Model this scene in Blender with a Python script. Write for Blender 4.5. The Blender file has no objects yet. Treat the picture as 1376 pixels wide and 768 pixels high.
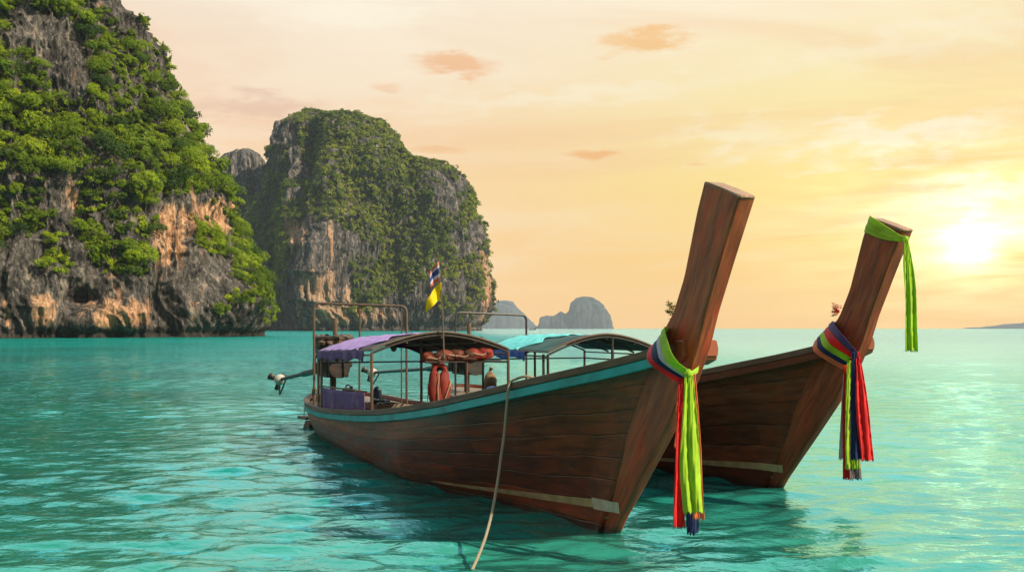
import bpy, math, random
import numpy as np
from mathutils import Vector, Matrix
from mathutils.bvhtree import BVHTree
R = math.radians
random.seed(7)
rng = np.random.default_rng(11)
S = bpy.context.scene
COL = S.collection

# ------------------------------------------------------------------ camera
F = 1338.0          # focal length in photo pixels (photo 1376 wide)
H = 1.9             # camera height above the water
cd = bpy.data.cameras.new('camera')
cam = bpy.data.objects.new('camera', cd)
COL.objects.link(cam)
cam.location = (0, 0, H)
cam.rotation_euler = (R(90), 0, 0)
cd.sensor_width = 36.0
cd.lens = 36.0 * F / 1376.0
cd.shift_y = 57.0 / 1376.0
cd.clip_start = 0.1
cd.clip_end = 40000
S.camera = cam

# ------------------------------------------------------------------ render look
S.view_settings.view_transform = 'Standard'
S.view_settings.look = 'None'
EXPO = 0.62
S.view_settings.exposure = EXPO
S.view_settings.gamma = 1.0
S.view_settings.use_curve_mapping = False
S.render.engine = 'CYCLES'
S.cycles.use_denoising = True
S.cycles.max_bounces = 6
S.cycles.diffuse_bounces = 3
S.cycles.glossy_bounces = 3
S.cycles.transmission_bounces = 3
S.cycles.volume_bounces = 0
S.cycles.transparent_max_bounces = 8
S.cycles.caustics_reflective = False
S.cycles.caustics_refractive = False
S.cycles.sample_clamp_indirect = 6

SUN_AZ, SUN_EL = 116.0, 37.0           # degrees: azimuth clockwise from the view axis (+Y)
sd = bpy.data.lights.new('sun', 'SUN')
sd.energy = 5.0
sd.angle = R(1.0)
sd.color = (1.0, 0.83, 0.60)
sun = bpy.data.objects.new('sun', sd)
COL.objects.link(sun)
dv = Vector((math.sin(R(SUN_AZ)) * math.cos(R(SUN_EL)), math.cos(R(SUN_AZ)) * math.cos(R(SUN_EL)), math.sin(R(SUN_EL))))
sun.rotation_euler = (-dv).to_track_quat('-Z', 'Y').to_euler()


# ------------------------------------------------------------------ node helpers
def srgb(*c):
    out = []
    for v in c:
        v = v / 255.0
        out.append(v / 12.92 if v <= 0.04045 else ((v + 0.055) / 1.055) ** 2.4)
    return tuple(out) + (1.0,)


class NT:
    def __init__(s, tree):
        s.t = tree
        s.n = tree.nodes
        s.l = tree.links

    def new(s, kind, **kw):
        n = s.n.new(kind)
        for k, v in kw.items():
            setattr(n, k, v)
        return n

    def put(s, sock, v):
        if isinstance(v, bpy.types.NodeSocket):
            s.l.new(v, sock)
        elif v is not None:
            if sock.type == 'RGBA' and hasattr(v, '__len__') and len(v) == 3:
                v = tuple(v) + (1.0,)
            sock.default_value = v

    def m(s, op, a=None, b=None, c=None, clamp=False):
        n = s.new('ShaderNodeMath', operation=op)
        n.use_clamp = clamp
        for i, v in enumerate((a, b, c)):
            s.put(n.inputs[i], v)
        return n.outputs[0]

    def vm(s, op, a=None, b=None):
        n = s.new('ShaderNodeVectorMath', operation=op)
        s.put(n.inputs[0], a)
        s.put(n.inputs[1], b)
        return n.outputs[1] if op in ('LENGTH', 'DOT_PRODUCT', 'DISTANCE') else n.outputs[0]

    def noise(s, vec, scale, detail=4, rough=0.55, dist=0.0, dims='3D'):
        n = s.new('ShaderNodeTexNoise', noise_dimensions=dims)
        s.put(n.inputs['Vector'], vec)
        n.inputs['Scale'].default_value = scale
        n.inputs['Detail'].default_value = detail
        n.inputs['Roughness'].default_value = rough
        n.inputs['Distortion'].default_value = dist
        return n.outputs[0]

    def ramp(s, fac, stops, interp='LINEAR'):
        n = s.new('ShaderNodeValToRGB')
        cr = n.color_ramp
        cr.interpolation = interp
        while len(cr.elements) > 1:
            cr.elements.remove(cr.elements[0])
        for i, (p, c) in enumerate(stops):
            e = cr.elements[0] if i == 0 else cr.elements.new(p)
            e.position = p
            e.color = (c, c, c, 1) if not hasattr(c, '__len__') else (tuple(c) + (1,))[:4]
        s.put(n.inputs[0], fac)
        return n.outputs[0]

    def mr(s, v, a, b, c=0.0, d=1.0, smooth=False):
        n = s.new('ShaderNodeMapRange')
        if smooth:
            n.interpolation_type = 'SMOOTHSTEP'
        s.put(n.inputs[0], v)
        for i, x in enumerate((a, b, c, d)):
            n.inputs[i + 1].default_value = x
        return n.outputs[0]

    def mix(s, fac, a, b, mode='MIX'):
        n = s.new('ShaderNodeMix', data_type='RGBA', blend_type=mode)
        s.put(n.inputs[0], fac)
        s.put(n.inputs[6], a)
        s.put(n.inputs[7], b)
        return n.outputs[2]

    def mix_f(s, fac, a, b):
        n = s.new('ShaderNodeMix', data_type='FLOAT')
        s.put(n.inputs[0], fac)
        s.put(n.inputs[2], a)
        s.put(n.inputs[3], b)
        return n.outputs[0]

    def sep(s, v):
        n = s.new('ShaderNodeSeparateXYZ')
        s.put(n.inputs[0], v)
        return n.outputs

    def comb(s, x, y, z):
        n = s.new('ShaderNodeCombineXYZ')
        for i, v in enumerate((x, y, z)):
            s.put(n.inputs[i], v)
        return n.outputs[0]

    def scale(s, v, sx, sy, sz):
        return s.vm('MULTIPLY', v, (sx, sy, sz))

    def bump(s, h, strength=0.5, dist=0.01, normal=None):
        n = s.new('ShaderNodeBump')
        n.inputs['Strength'].default_value = strength
        n.inputs['Distance'].default_value = dist
        s.put(n.inputs['Height'], h)
        if normal is not None:
            s.put(n.inputs['Normal'], normal)
        return n.outputs[0]


# ------------------------------------------------------------------ world: sunset sky
W = bpy.data.worlds.new('World')
S.world = W
W.use_nodes = True
t = NT(W.node_tree)
t.n.clear()
out = t.new('ShaderNodeOutputWorld')
dirv = t.vm('NORMALIZE', t.new('ShaderNodeTexCoord').outputs['Generated'])
x, y, z = t.sep(dirv)
az = t.m('MULTIPLY', t.m('ARCTAN2', x, y), 57.2958)
el = t.m('MULTIPLY', t.m('ARCSINE', z), 57.2958)
elc = t.m('DIVIDE', t.m('MAXIMUM', el, 0.0), 90.0)
left = t.ramp(elc, [(0.0, srgb(252, 209, 168)), (0.045, srgb(252, 209, 164)), (0.10, srgb(252, 215, 176)),
                    (0.15, srgb(249, 220, 190)), (0.21, srgb(245, 226, 206)), (0.30, srgb(232, 240, 244)),
                    (0.60, srgb(170, 215, 235)), (1.0, srgb(120, 175, 205))])
right = t.ramp(elc, [(0.0, srgb(253, 208, 150)), (0.045, srgb(254, 215, 136)), (0.09, srgb(254, 228, 140)),
                     (0.14, srgb(254, 236, 172)), (0.21, srgb(254, 238, 208)), (0.30, srgb(240, 246, 248)),
                     (0.60, srgb(170, 215, 235)), (1.0, srgb(120, 175, 205))])
side = t.mr(az, -16, 26, 0, 1, True)
sky = t.mix(side, left, right)
# the half of the sky behind the viewer: soft pale blue and rose
back = t.mr(t.m('ABSOLUTE', az), 55, 120, 0, 1, True)
rear = t.ramp(elc, [(0.0, srgb(228, 200, 172)), (0.15, srgb(226, 208, 186)), (0.35, srgb(205, 212, 210)), (0.6, srgb(140, 190, 212)), (1.0, srgb(120, 175, 205))])
sky = t.mix(back, sky, rear)
# streaky high cloud, drawn in azimuth / elevation
ae = t.comb(az, el, 0.0)
st = t.noise(t.scale(ae, 0.028, 0.15, 1), 1.0, 5, 0.55, 0.6, '2D')
st2 = t.noise(t.vm('ADD', t.scale(ae, 0.06, 0.42, 1), (3.3, 8.1, 0)), 1.0, 6, 0.6, 0.8, '2D')
vis = t.mr(el, 1, 6, 0, 1, True)
sky = t.mix(t.m('MULTIPLY', t.m('MULTIPLY', t.mr(st, 0.50, 0.72, 0, 1, True), 0.62), vis), sky, srgb(255, 243, 219))
sky = t.mix(t.m('MULTIPLY', t.m('MULTIPLY', t.mr(st2, 0.50, 0.80, 0, 1, True), 0.38), vis), sky, srgb(255, 240, 214))
sky = t.mix(t.m('MULTIPLY', t.m('MULTIPLY', t.mr(st, 0.46, 0.30, 0, 1, True), 0.35), vis), sky, srgb(246, 196, 150))


def pix_ae(px, py):
    X = (px - 688) / F
    Z = (441 - py) / F
    return math.degrees(math.atan2(X, 1)), math.degrees(math.atan2(Z, math.hypot(X, 1)))


wob = t.noise(t.scale(ae, 0.35, 1.1, 1), 1.0, 5, 0.6, 0.0, '2D')
wob2 = t.noise(t.vm('ADD', t.scale(ae, 0.5, 2.0, 1), (9, 4, 0)), 1.0, 5, 0.65, 0.0, '2D')
puffs = [(612, 86, 66, 19, .85, (243, 188, 140)), (868, 54, 78, 17, .85, (247, 194, 128)), (800, 207, 44, 8, .8, (245, 184, 124)),
         (588, 201, 46, 9, .55, (243, 190, 140)), (518, 119, 28, 8, .5, (243, 192, 148)), (345, 143, 100, 18, .6, (228, 190, 168)),
         (1372, 338, 60, 14, .4, (250, 190, 90)), (395, 172, 110, 12, .35, (240, 196, 164)), (936, 221, 16, 4, .4, (246, 190, 124))]
for (px, py, w, h, a, colr) in puffs:
    ca, ce = pix_ae(px, py)
    wa, we = w / F * 57.3, h / F * 57.3
    # underside flatter than the top, edges pulled by noise
    dx = t.m('DIVIDE', t.m('SUBTRACT', az, ca), wa)
    dx = t.m('ADD', dx, t.m('MULTIPLY', t.m('SUBTRACT', wob2, 0.5), 0.9))
    dy = t.m('DIVIDE', t.m('SUBTRACT', el, ce), we)
    dy = t.m('ADD', dy, t.m('MULTIPLY', t.m('SUBTRACT', wob, 0.5), 3.2))
    d = t.m('SQRT', t.m('ADD', t.m('MULTIPLY', dx, dx), t.m('MULTIPLY', dy, dy)))
    k = t.m('MULTIPLY', t.mr(d, 1.15, 0.25, 0, 1, True), a)
    sky = t.mix(k, sky, srgb(*colr))
# pale cream streaks
for (px, py, w, h, a) in [(1200, 185, 150, 26, .7), (760, 130, 260, 16, .4), (480, 20, 160, 14, .5), (1330, 255, 110, 22, .75), (980, 180, 90, 22, .45), (1220, 60, 240, 20, .35)]:
    ca, ce = pix_ae(px, py)
    wa, we = w / F * 57.3, h / F * 57.3
    dx = t.m('ADD', t.m('DIVIDE', t.m('SUBTRACT', az, ca), wa), t.m('MULTIPLY', t.m('SUBTRACT', wob2, 0.5), 1.4))
    dy = t.m('ADD', t.m('DIVIDE', t.m('SUBTRACT', el, t.m('ADD', ce, t.m('MULTIPLY', t.m('SUBTRACT', az, ca), 0.06))), we), t.m('MULTIPLY', t.m('SUBTRACT', wob, 0.5), 4.0))
    d = t.m('SQRT', t.m('ADD', t.m('MULTIPLY', dx, dx), t.m('MULTIPLY', dy, dy)))
    sky = t.mix(t.m('MULTIPLY', t.mr(d, 1.3, 0.1, 0, 1, True), a), sky, srgb(255, 246, 222))
# the low sun behind thin cloud
sa, se = pix_ae(1302, 326)
ax = t.m('SUBTRACT', az, sa)
ey = t.m('SUBTRACT', el, se)
bands = t.noise(t.scale(ae, 0.16, 1.3, 1), 1.0, 4, 0.55, 0.3, '2D')


def glow(wx, wy, amp, up=0.0):
    dx = t.m('DIVIDE', ax, wx)
    dy = t.m('DIVIDE', t.m('SUBTRACT', ey, up), wy)
    q = t.m('ADD', t.m('MULTIPLY', dx, dx), t.m('MULTIPLY', dy, dy))
    return t.m('MULTIPLY', t.m('EXPONENT', t.m('MULTIPLY', q, -1.0)), amp)


g_w = t.m('MULTIPLY', glow(8.5, 4.6, 0.34, 1.0), t.mr(bands, 0.30, 0.65, 0.35, 1.25))
g_c = t.m('MULTIPLY', glow(2.3, 1.8, 0.9, 0.4), t.mr(bands, 0.35, 0.6, 0.55, 1.2))
g_d = glow(0.95, 0.85, 1.6, -0.2)
# glow added to the unseen sky above the frame, whitening the water's reflections
v_x = t.m('DIVIDE', t.m('SUBTRACT', az, 14.0), 62.0)
v_y = t.m('DIVIDE', t.m('SUBTRACT', el, 38.0), 11.0)
added_glow = t.m('MULTIPLY', t.m('EXPONENT', t.m('MULTIPLY', t.m('ADD', t.m('MULTIPLY', v_x, v_x), t.m('MULTIPLY', v_y, v_y)), -1.0)), 1.9)
g_all = t.m('ADD', t.m('ADD', g_w, g_c), g_d)
gl = t.vm('SCALE', (1.0, 0.93, 0.66))
gn = gl.node
gn.inputs[0].default_value = (1.0, 0.90, 0.60)
t.put(gn.inputs['Scale'], g_all)
sky = t.mix(1.0, sky, gl, 'ADD')
vl = t.vm('SCALE', (0.72, 0.98, 1.0))
t.put(vl.node.inputs['Scale'], added_glow)
sky = t.mix(1.0, sky, vl, 'ADD')
# radiance in front of the viewer is set for the exposure used; the air between is thick near the horizon
SIG, HAZE_L, HAZE_H = 7.5e-5, 8200.0, 334.0
INSC = (0.40, 0.41, 0.42)
path = t.m('MINIMUM', t.m('DIVIDE', HAZE_H, t.m('MAXIMUM', z, 0.001)), HAZE_L)
T_ = t.m('EXPONENT', t.m('MULTIPLY', path, -SIG))
fexp = 2.0 ** (-EXPO)
sc_ = t.vm('SCALE', sky)
t.put(sc_.node.inputs['Scale'], t.mix_f(back, fexp, 0.40))
ins = t.vm('SCALE', INSC)
t.put(ins.node.inputs['Scale'], t.m('SUBTRACT', 1.0, T_))
sub_ = t.vm('SUBTRACT', sc_, ins)
dvd = t.vm('SCALE', t.vm('MAXIMUM', sub_, (0.02, 0.02, 0.02)))
t.put(dvd.node.inputs['Scale'], t.m('DIVIDE', 1.0, T_))
bg = t.new('ShaderNodeBackground')
t.put(bg.inputs['Color'], dvd)
bg.inputs['Strength'].default_value = 1.0
nis = t.new('ShaderNodeTexSky', sky_type='NISHITA')
nis.sun_disc = False
nis.sun_elevation = R(SUN_EL)
nis.sun_rotation = R(SUN_AZ)
bg2 = t.new('ShaderNodeBackground')
t.put(bg2.inputs['Color'], nis.outputs[0])
bg2.inputs['Strength'].default_value = 0.05
mixw = t.new('ShaderNodeMixShader')
mixw.inputs[0].default_value = 0.04
t.l.new(bg.outputs[0], mixw.inputs[1])
t.l.new(bg2.outputs[0], mixw.inputs[2])
t.l.new(mixw.outputs[0], out.inputs['Surface'])
W.cycles.sampling_method = 'MANUAL'
W.cycles.sample_map_resolution = 1024


# ------------------------------------------------------------------ object helpers
def tag(o, label=None, cat=None, group=None, kind=None):
    if label: o['label'] = label
    if cat: o['category'] = cat
    if group: o['group'] = group
    if kind: o['kind'] = kind
    return o


def empty(name, loc=(0, 0, 0), rz=0.0, label=None, cat=None, group=None):
    o = bpy.data.objects.new(name, None)
    o.empty_display_size = 0.2
    COL.objects.link(o)
    o.location = loc
    o.rotation_euler = (0, 0, rz)
    return tag(o, label, cat, group)


def link(name, me, mat=None, parent=None):
    o = bpy.data.objects.new(name, me)
    COL.objects.link(o)
    if mat is not None and not me.materials:
        me.materials.append(mat)
    if parent is not None:
        o.parent = parent
    return o


def np_mesh(name, v, f, smooth=True, uv=None, attrs=None):
    """v (n,3), f (m,k) numpy"""
    me = bpy.data.meshes.new(name)
    v = np.asarray(v, np.float32)
    f = np.asarray(f, np.int32)
    k = f.shape[1]
    me.vertices.add(len(v))
    me.vertices.foreach_set('co', v.ravel())
    me.loops.add(f.size)
    me.loops.foreach_set('vertex_index', f.ravel())
    me.polygons.add(len(f))
    me.polygons.foreach_set('loop_start', np.arange(0, f.size, k, dtype=np.int32))
    me.polygons.foreach_set('use_smooth', np.full(len(f), smooth))
    if uv is not None:
        l = me.uv_layers.new(name='UVMap')
        l.data.foreach_set('uv', np.asarray(uv, np.float32)[f.ravel()].ravel())
    me.update(calc_edges=True)
    if attrs:
        for an, av in attrs.items():
            a = me.attributes.new(an, 'FLOAT', 'POINT')
            a.data.foreach_set('value', np.asarray(av, np.float32))
    return me


def grid_faces(nu, nv, wrap=False):
    """vertex index = i*nv + j ; i in nu, j in nv"""
    i = np.arange(nu if wrap else nu - 1)
    j = np.arange(nv - 1)
    I, J = np.meshgrid(i, j, indexing='ij')
    I2 = (I + 1) % nu
    return np.stack([I * nv + J, I2 * nv + J, I2 * nv + J + 1, I * nv + J + 1], -1).reshape(-1, 4)


class MB:
    def __init__(s):
        s.v = []
        s.f = []
        s.uv = []

    def add(s, vs, fs, uvs=None):
        b = len(s.v)
        s.v += [tuple(p) for p in vs]
        s.uv += [tuple(u) for u in uvs] if uvs else [(0, 0)] * len(vs)
        s.f += [tuple(b + i for i in f) for f in fs]
        return s

    def grid(s, rows, closed=False, uvs=None):
        nu, nv = len(rows), len(rows[0])
        vs = [p for r in rows for p in r]
        fs = []
        for i in range(nu - 1):
            for j in range(nv if closed else nv - 1):
                j2 = (j + 1) % nv
                fs.append((i * nv + j, (i + 1) * nv + j, (i + 1) * nv + j2, i * nv + j2))
        return s.add(vs, fs, uvs)

    def box(s, c, d, rz=0.0, ry=0.0, rx=0.0, taper=1.0):
        M = Matrix.Translation(c) @ Matrix.Rotation(rz, 4, 'Z') @ Matrix.Rotation(ry, 4, 'Y') @ Matrix.Rotation(rx, 4, 'X')
        vs = []
        for k in (-1, 1):
            tp = taper if k > 0 else 1
            for (i, j) in ((-1, -1), (1, -1), (1, 1), (-1, 1)):
                vs.append(M @ Vector((i * d[0] / 2 * tp, j * d[1] / 2 * tp, k * d[2] / 2)))
        return s.add(vs, [(3, 2, 1, 0), (4, 5, 6, 7), (0, 1, 5, 4), (1, 2, 6, 5), (2, 3, 7, 6), (3, 0, 4, 7)])

    def bar(s, a, b, w, h):
        """beam of section w (sideways) x h (up) from a to b"""
        a, b = Vector(a), Vector(b)
        d = (b - a).normalized()
        sd_ = d.cross(Vector((0, 0, 1)))
        if sd_.length < 1e-4: sd_ = Vector((1, 0, 0))
        sd_.normalize()
        up = sd_.cross(d)
        rows = []
        for p in (a, b):
            rows.append([p - sd_ * w / 2 - up * h / 2, p + sd_ * w / 2 - up * h / 2, p + sd_ * w / 2 + up * h / 2, p - sd_ * w / 2 + up * h / 2])
        n = len(s.v)
        s.grid(rows, True)
        s.f += [(n + 3, n + 2, n + 1, n), (n + 4, n + 5, n + 6, n + 7)]
        return s

    def tube(s, pts, r, n=8, caps=True):
        pts = [Vector(p) for p in pts]
        rs = r if hasattr(r, '__len__') else [r] * len(pts)
        rows = []
        up = None
        for i, p in enumerate(pts):
            d = (pts[min(i + 1, len(pts) - 1)] - pts[max(i - 1, 0)])
            if d.length < 1e-9: d = Vector((0, 0, 1))
            d.normalize()
            if up is None:
                a = Vector((0, 0, 1)) if abs(d.z) < .9 else Vector((1, 0, 0))
                up = (a - d * a.dot(d)).normalized()
            else:
                up = (up - d * up.dot(d)).normalized()
            sx = d.cross(up)
            rows.append([p + (up * math.cos(2 * math.pi * k / n) + sx * math.sin(2 * math.pi * k / n)) * rs[i] for k in range(n)])
        b = len(s.v)
        s.grid(rows, True)
        if caps:
            s.f += [tuple(b + k for k in range(n))[::-1], tuple(b + (len(pts) - 1) * n + k for k in range(n))]
        return s

    def ball(s, c, r, n=10, m=7, jit=0.0):
        r = r if hasattr(r, '__len__') else (r, r, r)
        rows = []
        for i in range(m + 1):
            ph = math.pi * i / m
            rows.append([])
            for k in range(n):
                th = 2 * math.pi * k / n
                q = 1 + (random.uniform(-jit, jit) if jit else 0)
                rows[-1].append((c[0] + r[0] * q * math.sin(ph) * math.cos(th), c[1] + r[1] * q * math.sin(ph) * math.sin(th), c[2] + r[2] * q * math.cos(ph)))
        return s.grid(rows, True)

    def build(s, name, mat, parent=None, smooth=True, bevel=0.0, solid=0.0, auto=40):
        me = bpy.data.meshes.new(name)
        me.from_pydata(s.v, [], s.f)
        l = me.uv_layers.new(name='UVMap')
        idx = np.empty(len(me.loops), np.int32)
        me.loops.foreach_get('vertex_index', idx)
        l.data.foreach_set('uv', np.asarray(s.uv, np.float32)[idx].ravel())
        if smooth:
            me.polygons.foreach_set('use_smooth', np.full(len(me.polygons), True))
            if auto:
                me.set_sharp_from_angle(angle=R(auto))
        me.update()
        o = link(name, me, mat, parent)
        if solid:
            md = o.modifiers.new('thick', 'SOLIDIFY')
            md.thickness = solid
            md.offset = 0
        if bevel:
            md = o.modifiers.new('bevel', 'BEVEL')
            md.width = bevel
            md.segments = 2
            md.limit_method = 'ANGLE'
        return o


# ------------------------------------------------------------------ numpy noise
def _h(ix, iy, iz, seed):
    h = (ix.astype(np.uint32) * np.uint32(374761393) + iy.astype(np.uint32) * np.uint32(668265263)
         + iz.astype(np.uint32) * np.uint32(2147483647) + np.uint32(seed * 1274126177 & 0xffffffff))
    h = (h ^ (h >> np.uint32(13))) * np.uint32(1274126177)
    h = (h ^ (h >> np.uint32(16))) * np.uint32(2246822519)
    h = h ^ (h >> np.uint32(15))
    return h.astype(np.float64) / 4294967295.0 * 2 - 1


def vnoise(p, seed=0):
    ip = np.floor(p).astype(np.int64)
    f = p - ip
    f = f * f * f * (f * (f * 6 - 15) + 10)
    ip = ip + 100000
    r = 0
    for dx in (0, 1):
        wx = f[:, 0] if dx else 1 - f[:, 0]
        for dy in (0, 1):
            wy = f[:, 1] if dy else 1 - f[:, 1]
            for dz in (0, 1):
                wz = f[:, 2] if dz else 1 - f[:, 2]
                r = r + wx * wy * wz * _h(ip[:, 0] + dx, ip[:, 1] + dy, ip[:, 2] + dz, seed)
    return r


def fbm(p, oct=4, seed=0, ridged=False, gain=0.5):
    a, s, tot = 1.0, 0.0, 0.0
    q = p.copy()
    for o in range(oct):
        n = vnoise(q, seed + o * 17)
        if ridged: n = 1 - 2 * np.abs(n)
        s = s + a * n
        tot += a
        a *= gain
        q = q * 2.03 + 11.7
    return s / tot


def ss(x, a, b):
    u = np.clip((x - a) / (b - a), 0, 1)
    return u * u * (3 - 2 * u)


def proj(P):
    """photo pixel of world points in front of the viewer"""
    Y = np.maximum(P[:, 1], 1e-3)
    return 688 + F * P[:, 0] / Y, 441 - F * (P[:, 2] - H) / Y


def inpoly(px, py, poly):
    r = np.zeros(px.shape, bool)
    n = len(poly)
    for i in range(n):
        x1, y1 = poly[i]
        x2, y2 = poly[(i + 1) % n]
        c = ((y1 > py) != (y2 > py)) & (px < (x2 - x1) * (py - y1) / ((y2 - y1) + 1e-9) + x1)
        r ^= c
    return r


# ------------------------------------------------------------------ materials
def new_mat(name):
    m = bpy.data.materials.new(name)
    m.use_nodes = True
    t = NT(m.node_tree)
    t.n.clear()
    o = t.new('ShaderNodeOutputMaterial')
    return m, t, o


def principled(t, o, color, rough=0.6, normal=None, spec=0.5, metal=0.0, **kw):
    p = t.new('ShaderNodeBsdfPrincipled')
    t.put(p.inputs['Base Color'], color)
    t.put(p.inputs['Roughness'], rough)
    t.put(p.inputs['Specular IOR Level'], spec)
    t.put(p.inputs['Metallic'], metal)
    for k, v in kw.items():
        t.put(p.inputs[k.replace('_', ' ')], v)
    if normal is not None:
        t.l.new(normal, p.inputs['Normal'])
    t.l.new(p.outputs[0], o.inputs['Surface'])
    return p


def plain(name, col, rough=0.6, var=0.25, scale=6.0, metal=0.0, spec=0.5, bump=0.3, dirt=None):
    m, t, o = new_mat(name)
    tc = t.new('ShaderNodeTexCoord').outputs['Object']
    n = t.noise(tc, scale, 5, 0.6)
    c = t.mix(t.mr(n, 0.3, 0.7), tuple(v * (1 - var) for v in col[:3]), tuple(min(1, v * (1 + var)) for v in col[:3]))
    if dirt:
        d = t.noise(tc, scale * 0.45, 6, 0.7)
        c = t.mix(t.mr(d, 0.52, 0.68), c, dirt)
    nb = t.noise(tc, scale * 6, 4, 0.6)
    principled(t, o, c, rough, t.bump(nb, bump, 0.004), spec, metal)
    return m


def wood(name, dark, light, red=None, rough=0.45, uvscale=(1, 1), seams=0.0, grey=0.0, spec=0.5, axis='uv', wear=0.0):
    """planked or solid timber; grain runs along u (uv) or along z of the object"""
    m, t, o = new_mat(name)
    tcn = t.new('ShaderNodeTexCoord')
    base = tcn.outputs['UV'] if axis == 'uv' else tcn.outputs['Object']
    if axis == 'uv':
        u, v, _ = t.sep(base)
        gv = t.scale(base, 1.0 * uvscale[0], 14.0 * uvscale[1], 1)
        bv = t.scale(base, 0.5, 2.2, 1)
    else:
        gv = t.scale(base, 16, 16, 1.1)
        bv = t.scale(base, 1.6, 1.6, 0.9)
    g1 = t.noise(gv, 2.2, 7, 0.65, 0.5)
    g2 = t.noise(t.vm('ADD', gv, (5, 7, 3)), 7.0, 5, 0.7, 0.2)
    b1 = t.noise(bv, 2.0, 5, 0.62, 0.4)
    b2 = t.noise(t.vm('ADD', bv, (8, 1, 4)), 5.0, 6, 0.7, 0.3)
    c = t.mix(t.mr(g1, 0.3, 0.7), dark, light)
    c = t.mix(t.m('MULTIPLY', t.mr(b1, 0.45, 0.72), 0.75), c, dark)
    if red is not None:
        c = t.mix(t.m('MULTIPLY', t.mr(b2, 0.5, 0.68), 0.65), c, red)
    c = t.mix(t.m('MULTIPLY', t.mr(g2, 0.52, 0.75), 0.35), c, tuple(v * .35 for v in dark[:3]))
    if grey:
        gr = t.noise(t.scale(gv, 0.5, 0.6, 1), 3.0, 7, 0.75, 0.3)
        c = t.mix(t.m('MULTIPLY', t.mr(gr, 0.50, 0.68), grey), c, (0.22, 0.17, 0.13))
    if wear:
        wn = t.noise(t.scale(gv, 1.6, 0.45, 1), 2.6, 8, 0.8, 1.2)
        c = t.mix(t.m('MULTIPLY', t.mr(wn, 0.60, 0.70), wear), c, (0.30, 0.19, 0.12))
    if axis == 'uv':
        oz = t.sep(tcn.outputs['Object'])[2]
        wet = t.mr(t.m('ADD', oz, t.m('MULTIPLY', t.m('SUBTRACT', b2, 0.5), 0.12)), 0.02, 0.10, 1, 0, True)
        c = t.mix(t.m('MULTIPLY', wet, 0.8), c, (0.012, 0.016, 0.008))
    hgt = t.m('ADD', t.m('MULTIPLY', g1, 0.5), t.m('MULTIPLY', g2, 0.25))
    if seams:
        # strakes: seam lines along the hull, wavering a little, some butt joints
        wv = t.m('ADD', t.m('MULTIPLY', v, seams), t.m('MULTIPLY', t.m('SUBTRACT', t.noise(t.scale(base, 0.7, 0.7, 1), 1.4, 3, 0.5), 0.5), 0.7))
        fr = t.m('FRACT', wv)
        ed = t.m('MINIMUM', fr, t.m('SUBTRACT', 1.0, fr))
        ln = t.mr(ed, 0.012, 0.05, 1, 0)
        cell = t.m('FLOOR', wv)
        wn_ = t.new('ShaderNodeTexWhiteNoise', noise_dimensions='1D')
        t.put(wn_.inputs['W'], cell)
        uu = t.m('ADD', t.m('MULTIPLY', u, 0.42), t.m('MULTIPLY', wn_.outputs[0], 7.3))
        fu = t.m('FRACT', uu)
        eu = t.mr(t.m('MINIMUM', fu, t.m('SUBTRACT', 1.0, fu)), 0.001, 0.004, 1, 0)
        ln = t.m('MULTIPLY', ln, t.mr(t.noise(t.scale(base, 2, 6, 1), 2.0, 3, 0.6), 0.36, 0.6, 0.15, 1.0))
        board = t.new('ShaderNodeTexWhiteNoise', noise_dimensions='2D')
        t.put(board.inputs['Vector'], t.comb(cell, t.m('FLOOR', uu), 0))
        c = t.mix(t.mr(board.outputs[0], 0, 1, 0.0, 0.62), c, tuple(v * .5 for v in dark[:3]))
        scf = t.noise(t.scale(base, 1.2, 9, 1), 3.0, 9, 0.85, 2.0)
        c = t.mix(t.m('MULTIPLY', t.mr(scf, 0.62, 0.70), 0.45), c, (0.34, 0.20, 0.12))
        c = t.mix(t.m('MULTIPLY', ln, 0.8), c, (0.012, 0.005, 0.003))
        hgt = t.m('SUBTRACT', hgt, t.m('MULTIPLY', ln, 1.2))
    nm = t.bump(hgt, 0.55, 0.008)
    rr = t.mr(b2, 0.3, 0.7, rough * 0.75, min(1, rough * 1.35))
    principled(t, o, c, rr, nm, spec)
    return m


M = {}
M['hull'] = wood('hull_planks', (0.085, 0.014, 0.005), (0.46, 0.095, 0.022), (0.55, 0.06, 0.015), 0.38, seams=10.0, grey=0.08, wear=0.5, spec=0.55)
M['hull2'] = wood('weathered_hull_planks', (0.080, 0.019, 0.008), (0.31, 0.090, 0.035), (0.36, 0.060, 0.02), 0.55, seams=8.0, grey=0.35, wear=0.4, spec=0.3)
M['stem'] = wood('stem_timber', (0.11, 0.023, 0.009), (0.46, 0.115, 0.038), (0.58, 0.060, 0.022), 0.45, axis='uv', wear=0.55, spec=0.4)
M['stem2'] = wood('stem_timber_dull', (0.10, 0.028, 0.012), (0.36, 0.11, 0.045), (0.40, 0.06, 0.025), 0.55, axis='uv', wear=0.3, spec=0.3)
M['cut'] = wood('sawn_end_grain', (0.20, 0.12, 0.075), (0.42, 0.27, 0.18), None, 0.8, axis='obj')
M['rail'] = wood('rail_timber', (0.045, 0.025, 0.016), (0.17, 0.10, 0.065), None, 0.6, grey=0.4, wear=0.3)
M['deck'] = wood('deck_boards', (0.09, 0.07, 0.05), (0.26, 0.20, 0.15), None, 0.75, grey=0.5, seams=0, axis='uv')
M['teal'] = plain('teal_paint', (0.012, 0.30, 0.33), 0.5, 0.2, 5, dirt=(0.02, 0.17, 0.18))
M['inner'] = plain('inner_paint', (0.10, 0.075, 0.06), 0.7, 0.4, 4, dirt=(0.05, 0.03, 0.025))
M['maroon'] = plain('maroon_inner_paint', (0.07, 0.022, 0.024), 0.6, 0.3, 4)
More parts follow.
